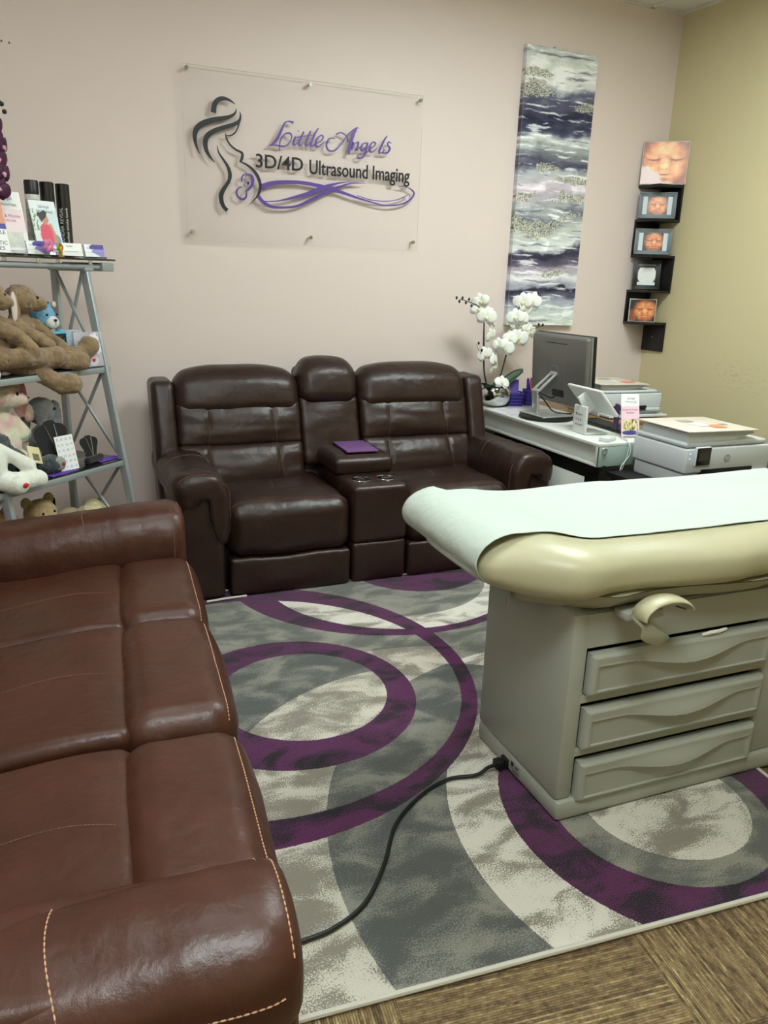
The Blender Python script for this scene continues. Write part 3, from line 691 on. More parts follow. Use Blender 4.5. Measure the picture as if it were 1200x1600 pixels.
# power cord on the rug
pts = [(1.255, 1.776, .036), (1.21, 1.776, .034), (1.162, 1.770, .022), (1.072, 1.788, .018), (.965, 1.753, .018), (.839, 1.665, .018), (.739, 1.529, .018), (.641, 1.427, .018), (.54, 1.383, .018), (.448, 1.377, .018), (.365, 1.385, .018)]
mb = MB(); mb.tube(catmull(pts, 10), .0058, 10); cd = mb.build('extension_cord', mat('black_rubber', (14, 14, 15), .45), None)
tag(cd, 'black power cord curving over the rug from the exam table to the sofa', 'cord')
MB().box(-.020, .006, -.016, .016, -.014, .014, .004).build('plug', MBLACK, cd, loc=(1.253, 1.777, .037))

# ------------------------------------------------------------------ rug
RUG = mat('rug_pile', (150, 150, 140), .95, spec=.1, sheen=.2)
x = NX(RUG); b = RUG.node_tree.nodes['Principled BSDF']; tc = x.n('ShaderNodeTexCoord').outputs['Object']
flat = x.mapping(tc, sc=(1, 1, 0))
wob = x.n('ShaderNodeTexNoise'); x.put(wob.inputs['Vector'], flat); wob.inputs['Scale'].default_value = 140
wv = x.n('ShaderNodeVectorMath', operation='MULTIPLY_ADD'); x.put(wv.inputs[0], wob.outputs['Color']); wv.inputs[1].default_value = (.006, .006, 0); x.put(wv.inputs[2], flat)
P0 = wv.outputs[0]
def ins(cx, cy, r):
    d = x.n('ShaderNodeVectorMath', operation='DISTANCE'); x.put(d.inputs[0], P0); d.inputs[1].default_value = (cx+.003, cy+.003, 0)
    return x.m('LESS_THAN', d.outputs['Value'], r)
AND = lambda a, b_: x.m('MULTIPLY', a, b_)
NOT = lambda a: x.m('SUBTRACT', 1, a)
OR = lambda a, b_: x.m('MAXIMUM', a, b_)
Ao, Ai = ins(.787, 2.445, .450), ins(.826, 2.458, .312)
Bo, Bi = ins(.588, 2.632, .939), ins(.669, 2.589, .788)
Co, Ci = ins(1.593, 3.532, .792), ins(1.614, 3.431, .639)
D = ins(1.813, 3.527, .368); Eo, Ei, Fi = ins(1.703, 1.444, .563), ins(1.606, 1.452, .325), ins(1.632, 1.466, .250)
G, H, I, J = ins(1.729, 1.373, 1.134), ins(1.776, 1.39, .813), ins(1.153, 1.71, .811), ins(1.153, 1.71, .97)
K = ins(1.614, 3.431, .50)
hi = x.noise(flat, 230, 1, .5); lo = x.noise(x.mapping(flat, rot=(0, 0, .5), sc=(1, 1.7, 1)), 5.5, 3, .55, .6)
dith = x.m('ADD', lo, x.m('MULTIPLY', x.m('SUBTRACT', hi, .5), .55))
def tone(c0, c1, t0_, t1_):
    f = x.n('ShaderNodeMapRange'); x.put(f.inputs['Value'], dith); f.inputs['From Min'].default_value = t0_; f.inputs['From Max'].default_value = t1_
    return x.mix(f.outputs['Result'], lin(c0), lin(c1))
gray = tone((98, 100, 95), (148, 146, 134), .44, .60)
dark = tone((84, 87, 84), (140, 139, 128), .46, .64)
beige = tone((138, 131, 118), (208, 202, 188), .46, .57)
white = tone((142, 136, 122), (222, 218, 206), .42, .53)
purp = tone((16, 12, 22), (84, 26, 76), .40, .50)
c = gray
c = x.mix(J, c, beige)                                             # light strip right of the rings
c = x.mix(AND(Ci, NOT(Bo)), c, x.mix(K, white, gray))
c = x.mix(AND(Bi, NOT(I)), c, x.mix(J, gray, beige))
c = x.mix(I, c, beige)
c = x.mix(AND(G, OR(I, NOT(Bo))), c, x.mix(I, white, dark))
c = x.mix(AND(AND(G, I), Bi), c, dark)
c = x.mix(AND(NOT(I), NOT(G)), c, x.mix(AND(NOT(Bo), NOT(Ci)), c, gray))
sp = x.n('ShaderNodeSeparateXYZ'); x.put(sp.inputs[0], flat)
LOW = x.m('LESS_THAN', sp.outputs[1], 1.75)
c = x.mix(AND(NOT(G), AND(NOT(Bo), LOW)), c, beige)
c = x.mix(AND(G, AND(NOT(Bo), x.m('LESS_THAN', sp.outputs[1], 2.0))), c, dark)
c = x.mix(AND(H, NOT(Bo)), c, white)
c = x.mix(AND(Ci, Bi), c, white)
c = x.mix(AND(Co, NOT(Ci)), c, purp)
c = x.mix(AND(Bo, NOT(Bi)), c, purp)
c = x.mix(Ao, c, purp)
c = x.mix(Ai, c, x.mix(I, dark, beige))
c = x.mix(D, c, purp)
c = x.mix(Eo, c, purp); 
c = x.mix(AND(Eo, x.m('GREATER_THAN', sp.outputs[0], 1.86)), c, c)
c = x.mix(Ei, c, gray); c = x.mix(Fi, c, white)
x.put(b.inputs['Base Color'], c)
edge = x.m('ADD', x.m('MULTIPLY', hi, 1.0), x.m('MULTIPLY', x.noise(flat, 700, 2, .6), .8))
bp = x.n('ShaderNodeBump'); bp.inputs['Strength'].default_value = .7; bp.inputs['Distance'].default_value = .004; x.put(bp.inputs['Height'], edge); x.put(b.inputs['Normal'], bp.outputs[0])
RC = [(.392, 1.196), (2.0, 1.030), (2.235, 3.36), (.662, 3.53)]
def bil(u, v):
    a = Vector(RC[0]).lerp(Vector(RC[1]), u); c_ = Vector(RC[3]).lerp(Vector(RC[2]), u); return a.lerp(c_, v)
mb = MB(); mb.grid(60, 80, lambda u, v: (*bil(u, v), .0095+.0010*noise.noise(Vector((u*14, v*18, 0)))))
mb.grid(1, 1, lambda u, v: (*bil(u, v), .001))
rug = mb.build('area_rug', RUG, None, angle=180); tag(rug, 'grey and purple rug with overlapping circles under the exam table', 'rug')
mb = MB(); q = [bil(*c_) for c_ in ((0, 0), (1, 0), (1, 1), (0, 1))]
for a, c_ in zip(q, q[1:]+q[:1]): mb.tube([(*a.lerp(c_, k/20), .008) for k in range(21)], .0072, 8)
mb.tube([(.668, 3.392, .018), (.76, 3.398, .019), (.86, 3.404, .016)], .006, 8); mb.build('binding', mat('rug_binding', (196, 192, 180), .9, bump=[(400, .4, .002)]), rug)
# ------------------------------------------------------------------ acrylic wall sign
SG = thing('wall_sign', 'clear acrylic sign with purple script and mother silhouette on the pink wall', 'sign', (1.5, 4.37, 2.06))
MB().box(-.670, .672, 0, .006, -.411, .416, .001).build('acrylic_sheet', ACRYL, SG, smooth=False)
for sx, sz in ((-.644, .398), (.655, .391), (0, .395), (.007, -.367), (-.643, -.367), (.642, -.364)):
    MB().cyl((sx, .029, sz), (sx, -.006, sz), .0075).cyl((sx, -.006, sz), (sx, -.012, sz), .0105, .009).build('standoff', CHROME, SG)
for nm, data, m_ in (('silhouette', LOGO_BLACK, CHAR), ('baby_outline', LOGO_PURPLE, PURPLE), ('swoosh', LOGO_SWOOSH, PURPLE), ('script_lettering', LOGO_SCRIPT, PURPLE)):
    for k, s in enumerate([[(a, b, w*1.3) for a, b, w in q_] if nm == 'script_lettering' else q_ for q_ in data]):
        mb = MB(); ribbon(mb, s, -.0065-.0001*k, -.001); mb.build(nm, m_, SG, smooth=False)
text(SG, '3D/4D', .094, INK, loc=(-.304, -.002, -.030), width=.262, ext=.002, align='LEFT', offset=.0012)
text(SG, 'Ultrasound Imaging', .102, INK, loc=(-.005, -.002, -.040), width=.605, ext=.002, align='LEFT', offset=.0012)

# ------------------------------------------------------------------ abstract canvas
def fbm(x_, y_, o=5, s=0.0):
    a, f, t_ = .5, 1, 0
    for i in range(o): t_ += a*noise.noise(Vector((x_*f, y_*f, s+i*7.3))); a *= .5; f *= 2.1
    return t_
BANDS = [(0, (176, 184, 182)), (.05, (196, 202, 198)), (.12, (205, 208, 206)), (.155, (96, 100, 116)), (.20, (80, 82, 100)), (.235, (52, 56, 74)), (.27, (70, 74, 92)), (.30, (196, 202, 202)), (.335, (150, 158, 156)),
         (.36, (120, 126, 130)), (.40, (86, 88, 104)), (.43, (170, 176, 178)), (.475, (190, 184, 192)), (.52, (172, 168, 178)), (.56, (150, 158, 158)), (.59, (112, 118, 126)), (.64, (178, 184, 178)), (.69, (196, 202, 202)), (.715, (58, 60, 74)), (.745, (92, 88, 104)), (.78, (170, 166, 176)),
         (.81, (205, 208, 210)), (.85, (150, 152, 164)), (.865, (52, 54, 70)), (.89, (92, 94, 110)), (.92, (160, 166, 176)), (.95, (188, 198, 196)), (1.0, (186, 196, 190))]
GLIT = [(.10, .12, .24), (.145, .12, .3), (.20, .9, .16), (.415, .42, .16), (.455, .8, .3), (.515, .1, .16), (.53, .8, .3), (.60, .45, .5), (.625, .25, .3), (.795, .62, .18)]
def paint(u, v):
    d = 1-v; w_ = d+.060*fbm(u*1.5, d*5, 6, 3)+.02*(u-.5)+.020*fbm(u*7, d*40, 4, 9)
    w_ = max(0, min(.999, w_))
    for (a, ca), (b_, cb) in zip(BANDS, BANDS[1:]):
        if a <= w_ <= b_:
            t_ = smooth01(0, 1, (w_-a)/(b_-a)); c_ = [p*(1-t_)+q_*t_ for p, q_ in zip(ca, cb)]; break
    s = 26*fbm(u*5, d*60, 4, 5)+34*max(0, fbm(u*3+4, d*22, 5, 12)-.05)*3*(1 if fbm(u*2, d*6, 3, 20) > 0 else .2)
    st = fbm(u*2.2+7, d*85+1.5*fbm(u*3, d*9, 3, 31), 4, 41)
    if st > .15: k2 = min(.8, (st-.15)*8); c_ = [p*(1-k2)+q_*k2 for p, q_ in zip(c_, (222, 226, 226))]
    if st < -.20: k2 = min(.6, (-st-.20)*6); c_ = [p*(1-k2)+q_*k2 for p, q_ in zip(c_, (84, 84, 100))]
    c_ = [c_[0]+s, c_[1]+s*.97-2, c_[2]+s]
    for gd, gu, gw in GLIT:
        dd = (w_-gd)/.016; du = (u-gu)/gw
        if dd*dd+du*du+fbm(u*14, d*60, 3, 2)*1.2 < 1:
            r_ = random.random(); g_ = (206, 206, 192) if r_ > .55 else ((136, 136, 122) if r_ > .25 else (80, 80, 72)); c_ = [c_[i]*.25+g_[i]*.75 for i in range(3)]
    return [128+(k*1.06-128)*1.18 for k in c_]
random.seed(3)
CV = thing('canvas_painting', 'tall abstract canvas in grey and white bands with glitter, hung on the pink wall', 'painting', (2.83, 4.36, 1.225))
picture('painted_face', .515, 1.597, paint, CV, 110, 420, .001, vcol_mat('canvas_paint', .6, .3))
def side(u, v): return paint(.01, v)
sd = picture('painted_edge', .038, 1.597, side, CV, 2, 200, .001, vcol_mat('canvas_paint'), loc=(-.0002, .0395, 0), rot=(0, 0, R(-90)))
MB().box(.002, .513, .0015, .038, .002, 1.595).build('stretcher_bar', mat('canvas_back', (170, 174, 170), .9), CV)
MB().cyl((.20, .03, 1.605), (.20, .01, 1.605), .004).build('nail', STEEL, CV)

# two screw holes high on the pink wall
for k, (ax, az) in enumerate(((.0, 2.47), (.032, 2.467))):
    o = MB().cyl((0, 0, 0), (0, .012, 0), .0045).build('wall_plug', mat('plug_grey', (96, 90, 86), .6), None, loc=(.03+ax, YB-.002, az))
    tag(o, 'tiny grey wall plug high on the pink wall, %s of the pair' % ('left' if k == 0 else 'right'), 'wall plug')

# ------------------------------------------------------------------ zigzag corner shelf and its pictures
SHM = mat('black_shelf_laminate', (14, 14, 16), .42, bump=[(80, .05, .001)])
CS = thing('corner_shelf', 'black zigzag corner shelf where the pink and tan walls meet', 'shelf', (4.01, 4.4, 0))
LV = [2.125, 1.915, 1.690, 1.465, 1.255]
for i, z in enumerate(LV):
    MB().box(-.205, -.0005, -.200, -.0005, z-.015, z, .001).build('shelf_board', SHM, CS)
    z2 = (LV+[1.06])[i+1]
    if i % 2 == 0: MB().box(-.0155, -.0005, -.200, -.0005, z2, z-.015, .001).build('upright_board', SHM, CS)
    else: MB().box(-.205, -.0005, -.0155, -.0005, z2, z-.015, .001).build('upright_board', SHM, CS)
MB().cyl((-.0150, -.10, 1.155), (-.019, -.10, 1.155), .005).build('screw', CHROME, CS)
def g2(u, v, cu, cv, su, sv): return math.exp(-((u-cu)/su)**2-((v-cv)/sv)**2)
def baby(cu, cv, s, light=1.0, dark=(30, 16, 12), seed=0, hand=True):
    """sepia ultrasound render of a sleeping baby face"""
    def f(u, v):
        x_, y_ = (u-cu)/s, (v-cv)/s
        r = math.hypot(x_/.42, y_/.50)+.12*fbm(u*5, v*5, 3, seed)
        k = smooth01(1.15, .75, r)
        if hand:
            hr = math.hypot((x_+.42)/.20, (y_+.22)/.30)+.25*fbm(u*9, v*9, 3, seed+4); k = max(k, .85*smooth01(1.1, .7, hr))
        b_ = .80+.32*g2(x_, y_, 0, -.035, .085, .10)+.16*g2(x_, y_, .0, .28, .3, .15)
        for ex in (-.19, .19):
            yc = .075-1.6*(x_-ex)**2*-1; b_ -= .50*math.exp(-((y_-(.05+1.8*(x_-ex)**2))/.016)**2)*math.exp(-((x_-ex)/.115)**2)
            b_ += .12*g2(x_, y_, ex, .10, .11, .035)-.16*g2(x_, y_, ex*.55, .06, .035, .07)+.16*g2(x_, y_, ex*1.15, -.12, .13, .10)
            b_ -= .30*g2(x_, y_, ex*.22, -.115, .022, .014)+.22*g2(x_, y_, ex*.48, -.09, .02, .05)
        b_ -= .45*math.exp(-((y_+.215-.5*x_*x_)/.012)**2)*math.exp(-(x_/.12)**2)+.22*g2(x_, y_, 0, -.30, .09, .02)
        b_ += .14*g2(x_, y_, 0, -.185, .09, .018)+.18*g2(x_, y_, 0, -.25, .08, .022)
        b_ += .28*fbm(u*7, v*7, 4, seed+1)-.25*smooth01(.5, 1.1, r)
        b_ = max(0, b_)*light
        sk = (min(255, 236*b_+26), min(255, 176*b_**1.25), min(255, 116*b_**1.5))
        bg = [d*(1+1.5*max(0, fbm(u*6, v*6, 3, seed+7))) for d in dark]
        return [a*k+c_*(1-k) for a, c_ in zip(sk, bg)]
    return f
def big_baby(u, v):
    c_ = baby(.5, .50, 1.30, 1.18, (150, 84, 60), 3, False)(u, v)
    w_ = smooth01(.30, .18, v+.9*(u-.05)*(.35)-.12+.25*fbm(u*5, v*5, 3, 6)+abs(u-.1)*.5-.12)
    return [a*(1-w_)+b_*w_ for a, b_ in zip(c_, (250, 226, 226))]
def rose(u, v):
    if v > .93 or v < .15: return (214, 226, 232) if v < .15 else (120, 124, 124)
    if v > .84: return (16, 16, 18)
    r = math.hypot(u-.5, (v-.5)*1.05); a = math.atan2(v-.5, u-.5)
    k = smooth01(.56, .50, r); p = .5+.5*math.sin(r*46+2.4*math.sin(a*2.5)+a)
    return [(238-22*p)*k+16*(1-k)]*3
def framed(label, loc, rz, w, h, border, fm, fn, mount=0, rx=-8, nx=70, ny=60, mat_c=(214, 226, 232)):
    t = thing('picture_frame', label, 'picture', loc, rz, rx=R(rx))
    if border:
        for st_ in range(3 if border > .02 else 1):
            n_ = 3 if border > .02 else 1; a = border*st_/n_; b_ = border*(st_+1)/n_; d = -.016+.004*st_ if n_ == 3 else -.014
            mb = MB()
            mb.box(-w/2+a, -w/2+b_, d, 0, a, h-a, .0015).box(w/2-b_, w/2-a, d, 0, a, h-a, .0015)
            mb.box(-w/2+a, w/2-a, d, 0, a, b_, .0015).box(-w/2+a, w/2-a, d, 0, h-b_, h-a, .0015)
            mb.build('frame', fm, t)
        iw, ih = w-2*border, h-2*border
        MB().box(-w/2+border-.002, w/2-border+.002, -.004, 0, border-.002, h-border+.002).build('mount', mat('mount_pale', mat_c, .6), t)
        pw = iw-2*mount; picture('photo_print', pw, ih, fn, t, nx, ny, loc=(-pw/2, -.0056, border))
    else:
        MB().box(-w/2, w/2, -.0, .016, 0, h, .001).build('block', WPLAST, t)
        e_ = .004; picture('photo_print', w-2*e_, h-2*e_, fn, t, nx, ny, loc=(-w/2+e_, -.0022, e_))
    return t
FG = mat('frame_grey', (112, 122, 128), .4)
framed('big square sepia baby photo on top of the corner shelf', (3.885, 4.27, 2.129), R(-42), .285, .262, 0, None, big_baby, rx=-5, nx=110, ny=100)
framed('grey framed baby photo on the second corner shelf, hand beside the face', (3.872, 4.275, 1.918), R(-38), .235, .165, .026, FG, baby(.52, .5, 1.25, 1.0, seed=11), .028)
framed('grey framed baby photo on the third corner shelf, face without hand', (3.872, 4.275, 1.693), R(-38), .235, .165, .026, FG, baby(.55, .5, 1.25, .95, seed=23, hand=False), .028)
framed('black framed white rose picture on the fourth corner shelf', (3.868, 4.29, 1.468), R(-35), .175, .195, .030, SHM, rose, 0, mat_c=(20, 20, 22))
framed('small white edged baby photo block on the lowest corner shelf board', (3.855, 4.275, 1.258), R(-36), .175, .150, 0, None, baby(.6, .5, 1.15, .98, (20, 14, 14), 31), rx=-6)

# ------------------------------------------------------------------ desk
DK = thing('reception_desk', 'white desk with a shallow glass ended display case along its edge', 'desk', (2.60, 3.075, 0), R(-.3))
DL = 1.28
MB().box(0, .46, 0, DL, .706, .722, .002).build('desk_top', WHITE, DK)
mb = MB(); mb.box(0, .26, .0065, DL, .602, .614, .001); mb.box(.055, .065, .0065, DL, .614, .706); mb.box(0, .012, .0065, .022, .614, .706, .001)
mb.box(0, .20, DL-.03, DL, .614, .706, .001); mb.box(.0, .26, .0065, .016, .614, .625).build('display_case', WHITE, DK)
MB().box(.001, .27, .0, .006, .603, .705, .0008).build('glass_end', mat('frosted_glass', (190, 212, 200), .08, spec=.6, trans=.35), DK)
MB().box(-.0015, .004, -.001, .0008, .600, .707).build('edge_strip', mat('edge_dark', (60, 58, 44), .5), DK)
mb = MB().cyl((.036, 0, .684), (.036, -.010, .684), .017, .015, 28); mb.build('glass_lock', CHROME, DK)
MB().box(.010, .016, .30, DL, .53, .60).box(.012, .018, .0, .30, .50, .60).build('smoked_glass', mat('smoked_glass', (18, 20, 20), .06, spec=.8), DK)
MB().cyl((.045, .002, .594), (.045, -.008, .594), .016, .014, 24).build('lower_knob', MBLACK, DK)
MB().box(.01, .03, .10, DL, .02, .528, .002).build('lower_panel', WHITE, DK)
MB().box(.40, .43, .05, DL-.02, .02, .706, .002).build('side_panel', WHITE, DK)
MB().box(.02, .42, DL-.05, DL-.02, .03, .60, .002).build('back_panel', MBLACK, DK)
# low black table
BT_ = thing('black_table', 'low black side table under the white all in one printer', 'table', (2.66, 2.52, 0))
MB().box(0, 1.33, 0, .545, .555, .580, .002).build('table_top', MBLACK, BT_)
for a, b_ in ((.03, .03), (1.29, .03), (.03, .50), (1.29, .50)): MB().box(a-.02, a+.02, b_-.02, b_+.02, 0, .555, .002).build('leg', MBLACK, BT_)
MB().box(.05, 1.28, .50, .515, .10, .555).build('back_panel', MBLACK, BT_)
# wooden return
WD = thing('wooden_return', 'brown wooden return table in the corner under the rear printer', 'table', (3.07, 3.56, 0))
WOOD = mat('brown_wood', (136, 104, 68), .4, mottle=(12, .2))
MB().box(0, .50, 0, .81, .700, .722, .003).build('table_top', WOOD, WD)
for a, b_ in ((.03, .03), (.47, .03), (.03, .78), (.47, .78)): MB().box(a-.02, a+.02, b_-.02, b_+.02, 0, .70, .002).build('leg', MBLACK, WD)

# ------------------------------------------------------------------ printers
PW1 = mat('printer_white', (204, 210, 214), .38); PW2 = mat('printer_beige_lid', (214, 204, 190), .5); PG = mat('printer_seam', (120, 128, 132), .5)
def printer(name, label, loc, rz, w, d, front=True):
    t = thing(name, label, 'printer', loc, rz)
    MB().box(.012, w-.03, .014, d-.01, 0, .066, .006).build('paper_tray_base', PW1, t)
    MB().box(.10, w-.11, -.004, .05, .052, .088, .002).build('output_slot', DARK, t)
    MB().box(w-.115, w-.012, -.014, .03, .040, .072, .004).build('tray_latch', PW1, t)
    mb = MB(); mb.box(0, w, 0, d, .072, .190, .008, 3); mb.build('body', PW1, t)
    MB().box(.012, w-.012, .012, d-.012, .189, .194).build('seam', PG, t)
    mb = MB(); mb.box(.0, w-.03, .010, d-.0, .193, .218, .010, 3); mb.build('scanner_base', PW1, t)
    # feeder lid: raised on the left, sloping to the right
    P = [(.02, .22), (.02, .262), (.05, .272), (w-.10, .256), (w-.095, .248), (w-.22, .222)]
    MB().prism([(a, b_) for a, b_ in P], lambda a, b_: (a, .028, b_-.003), lambda a, b_: (a, d-.03, b_-.003)).build('feeder', PW1, t, angle=25)
    mb = MB(); mb.box(-.005, w-.105, -.004, d-.01, -.0035, .0035, .003, M=Matrix.Translation((0, 0, .272)) @ Matrix.Rotation(R(1.0), 4, 'Y')); lid = mb.build('lid', PW2, t)
    for (a, b_, c_, d_, cl) in ((.14, .20, .10, .19, (226, 232, 232)), (.20, .27, .055, .13, (232, 140, 96)), (.14, .21, .22, .27, (170, 168, 160)), (.30, .335, .12, .15, (150, 148, 142))):
        MB().box(a, b_, c_, d_, .2752-.0175*a, .2758-.0175*a+.0006, M=Matrix.Translation((.02, 0, .0012))).build('sticker', mat('sticker_%d' % cl[2], cl, .5), t)
    if front:
        t2 = MB().box(.048, .140, -.012, .004, .108, .200, .006, 3); t2.build('control_bezel', PW1, t)
        scr = MB().box(.052, .136, -.015, -.010, .112, .196, .004, 3).build('touch_screen', mat('screen_black', (10, 11, 13), .15, spec=.6), t)
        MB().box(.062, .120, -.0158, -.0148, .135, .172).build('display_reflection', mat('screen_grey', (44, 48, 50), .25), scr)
        c = MB().cyl((.255, -.001, .135), (.255, -.0022, .135), .0195, .0195, 40).build('logo_disc', mat('logo_grey', (150, 154, 156), .3, metal=.3), t)
        text(c, 'hp', .034, PW1, loc=(.255, -.0028, .1265), rot=(R(90), 0, 0), width=.026, ext=.0005)
        for zz in (.142, .166): MB().box(.020, .024, -.0012, .001, zz, zz+.004).build('indicator', mat('indicator_blue', (150, 170, 255), .4, emit=(120, 150, 255), estr=1.5), t)
    return t
printer('printer', 'white all in one printer with small touch screen on the low black table', (2.775, 2.665, .5802), R(-1.5), .535, .37)
pr2 = printer('printer', 'second white printer behind, in the corner beside the monitor', (3.13, 3.745, .7222), R(-4), .46, .36, False); pr2.scale = (1, 1, .72)
MB().box(.02, .44, -.09, .02, .01, .030, .003).build('output_tray', PW1, pr2)
MB().box(.05, .41, -.06, .02, .038, .052, .003).build('output_flap', STEEL, pr2)

# ------------------------------------------------------------------ monitor
TT = MB().lathe([(0, 0), (.150, 0), (.158, .004), (.158, .016), (.150, .020), (0, .020)], (0, 0, 0), 48).build('turntable', MBLACK, None, loc=(2.79, 3.80, .7225))
tag(TT, 'round black turntable under the monitor stand on the white desk', 'turntable')
MN = thing('desktop_monitor', 'grey backed all in one computer monitor on a silver stand, seen from behind', 'monitor', (2.775, 3.80, .7428), R(2.5))
MBK = mat('monitor_back_grey', (112, 110, 106), .34, metal=.3)
T = Matrix.Translation((.115, .03, .255)) @ Matrix.Rotation(R(-4), 4, 'Y')
mb = MB(); mb.box(-.025, .020, -.258, .250, -.195, .205, .018, 4, T); bk = mb.build('back_shell', MBK, MN)
MB().box(.018, .040, -.266, .258, -.205, .213, .006, 3, T).build('front_bezel', mat('bezel_black', (14, 16, 20), .25), MN)
MB().box(.002, .0192, -.2625, .2545, -.200, .209, .004, 2, T).build('silver_rim', STEEL, MN)
MB().box(.0402, .0408, -.245, .240, -.175, .195, 0, 1, T).build('screen', mat('screen_black'  , (10, 11, 13), .15), MN)
MB().box(-.0258, -.0248, -.085, .105, .158, .162, 0, 1, T).build('vent_slot', DARK, MN)
for a in ((-.068, .075, .063, .0642), (-.068, .075, -.160, -.1588), (-.068, -.0668, -.16, .063), (.0738, .075, -.16, .063)): MB().box(-.0257, -.0249, *a, 0, 1, T).build('panel_seam', mat('seam_grey', (120, 118, 114), .4), MN)
MB().box(-.0262, -.0245, -.070, .035, -.150, -.110, 0, 1, T).build('port_panel', BLACK, MN)
mb = MB(); mb.lathe([(.027, 0), (.0305, 0), (.0305, .0015), (.027, .0015), (.027, 0)], (0, 0, 0), 36)
lg = mb.build('logo_ring', STEEL, MN); lg.matrix_local = T @ Matrix.Translation((-.0252, .02, .0)) @ Matrix.Rotation(R(-90), 4, 'Y')
tx = text(MN, 'DELL', .021, STEEL, width=.044, ext=.0005); tx.matrix_local = T @ Matrix.Translation((-.0262, .02, -.006)) @ Matrix.Rotation(R(-90), 4, 'Z') @ Matrix.Rotation(R(90), 4, 'X')
# stand : plate, column, hinged open arm
SLV = mat('stand_silver', (186, 190, 186), .28, metal=.6)
MB().box(-.095, .115, -.12, .12, .0005, .010, .004, 3).build('stand_plate', SLV, MN)
mb = MB(); mb.bar((-.02, .055, .008), (-.035, .055, .15), .055, .022, .008); mb.build('stand_column', SLV, MN)
mb = MB()
a0, a1 = Vector((-.035, .055, .135)), Vector((.080, .045, .235))
for s_ in (-1, 1): mb.bar(a0+Vector((0, s_*.024, 0)), a1+Vector((0, s_*.024, 0)), .010, .022, .004, (0, 1, 0))
mb.bar(a0+Vector((0, -.029, 0)), a0+Vector((0, .029, 0)), .024, .024, .008); mb.bar(a1+Vector((0, -.029, 0)), a1+Vector((0, .029, 0)), .024, .024, .008)
mb.build('stand_arm', SLV, MN)
MB().tube(catmull([(.09, .02, .11), (.04, .0, .10), (-.03, .03, .13), (.0, .0, .08), (.05, -.03, .02), (.14, -.08, .012)], 8), .004, 8).build('cable', MBLACK, MN)
# white usb bricks and keyboard behind the monitor
KB = MB(); KB.box(-.07, .07, -.20, .20, .0, .012, .003, M=Matrix.Rotation(R(2), 4, 'Y'))
for i in range(5):
    for j in range(16): KB.box(-.062+.025*i, -.041+.025*i, -.192+.024*j, -.172+.024*j, .012, .018, .0)
o = KB.build('keyboard', BLACK, None, loc=(2.975, 3.46, .7235), rot=(0, 0, R(-3))); tag(o, 'black keyboard lying behind the payment tablet on the desk', 'keyboard')
o = MB().box(-.02, .02, -.05, .05, 0, .022, .004).box(-.012, .012, -.062, -.05, .004, .018, .002).build('power_adapter', WPLAST, None, loc=(2.955, 3.725, .7235), rot=(0, 0, R(10))); tag(o, 'small white adapter lying beside the foot of the monitor', 'adapter')
# POS tablet
PS = thing('payment_tablet', 'white payment tablet on a white counter stand, seen from its back', 'payment terminal', (2.695, 3.355, .7222), R(-3))
mb = MB(); mb.box(-.012, .135, -.068, .068, .0005, .010, .005, 3); mb.build('stand_foot', WPLAST, PS)
mb = MB(); mb.box(-.012, .004, -.058, .058, .004, .150, .006, 3); mb.bar((-.004, 0, .145), (.055, 0, .185), .116, .014, .005, (0, 1, 0)); mb.build('stand_leg', WPLAST, PS)
T2 = Matrix.Translation((.062, -.0, .178)) @ Matrix.Rotation(R(-43), 4, 'Y')
# local: x = normal(screen side +x), z = up along tablet
mb = MB(); mb.box(-.010, .008, -.150, .150, -.095, .095, .008, 3, T2); mb.build('tablet_body', WPLAST, PS)
MB().box(.0082, .009, -.138, .138, -.083, .083, 0, 1, T2).build('screen', mat('screen_black', (10, 11, 13), .15), PS)
text(PS, 'Square', .017, mat('print_grey', (90, 92, 96), .5), loc=(-.0125, -.004, .098), rot=(R(90), 0, R(-90)), width=.042, ext=.0002)
mb = MB(); mb.box(-.0126, -.0118, .022, .034, .097, .109, .002); mb.build('logo_mark', mat('print_grey', (90, 92, 96)), PS)
k = 0
for zz, row in ((.070, [(150, 152, 156), (150, 152, 156), (120, 122, 126)]), (.044, [(120, 122, 130), (196, 60, 60), (50, 60, 110), (150, 152, 156)])):
    for j, c_ in enumerate(row): MB().box(-.0126, -.0118, .030-.019*j-.010, .030-.019*j, zz, zz+.007).build('card_logo', mat('card_%d_%d' % (c_[0], c_[1]), c_, .5), PS)
mb = MB(); mb.box(-.045, .045, -.028, .028, 0, .024, .006, 3); o = mb.build('card_reader', WPLAST, None, loc=(2.70, 3.135, .7225), rot=(0, 0, R(25))); tag(o, 'small white card reader at the near corner of the desk', 'card reader')
mb = MB(); mb.tube(catmull([(2.82, 3.19, .7265), (2.80, 3.13, .7265), (2.785, 3.085, .727), (2.782, 3.062, .715), (2.775, 3.058, .66), (2.755, 3.056, .60), (2.745, 3.056, .5835)], 8), .0022, 8); o = mb.build('charging_cable', WPLAST, None); tag(o, 'white charging cable hanging over the end of the desk', 'cable')
mb = MB(); mb.tube(catmull([(2.84, 3.19, .7265), (2.815, 3.12, .7265), (2.79, 3.086, .727), (2.788, 3.060, .71), (2.785, 3.052, .66), (2.740, 3.050, .61), (2.730, 3.048, .5835)], 8), .0022, 8); o = mb.build('charging_cable', WPLAST, None); tag(o, 'thinner white cable hanging beside the first at the desk end, nearer the printer', 'cable')
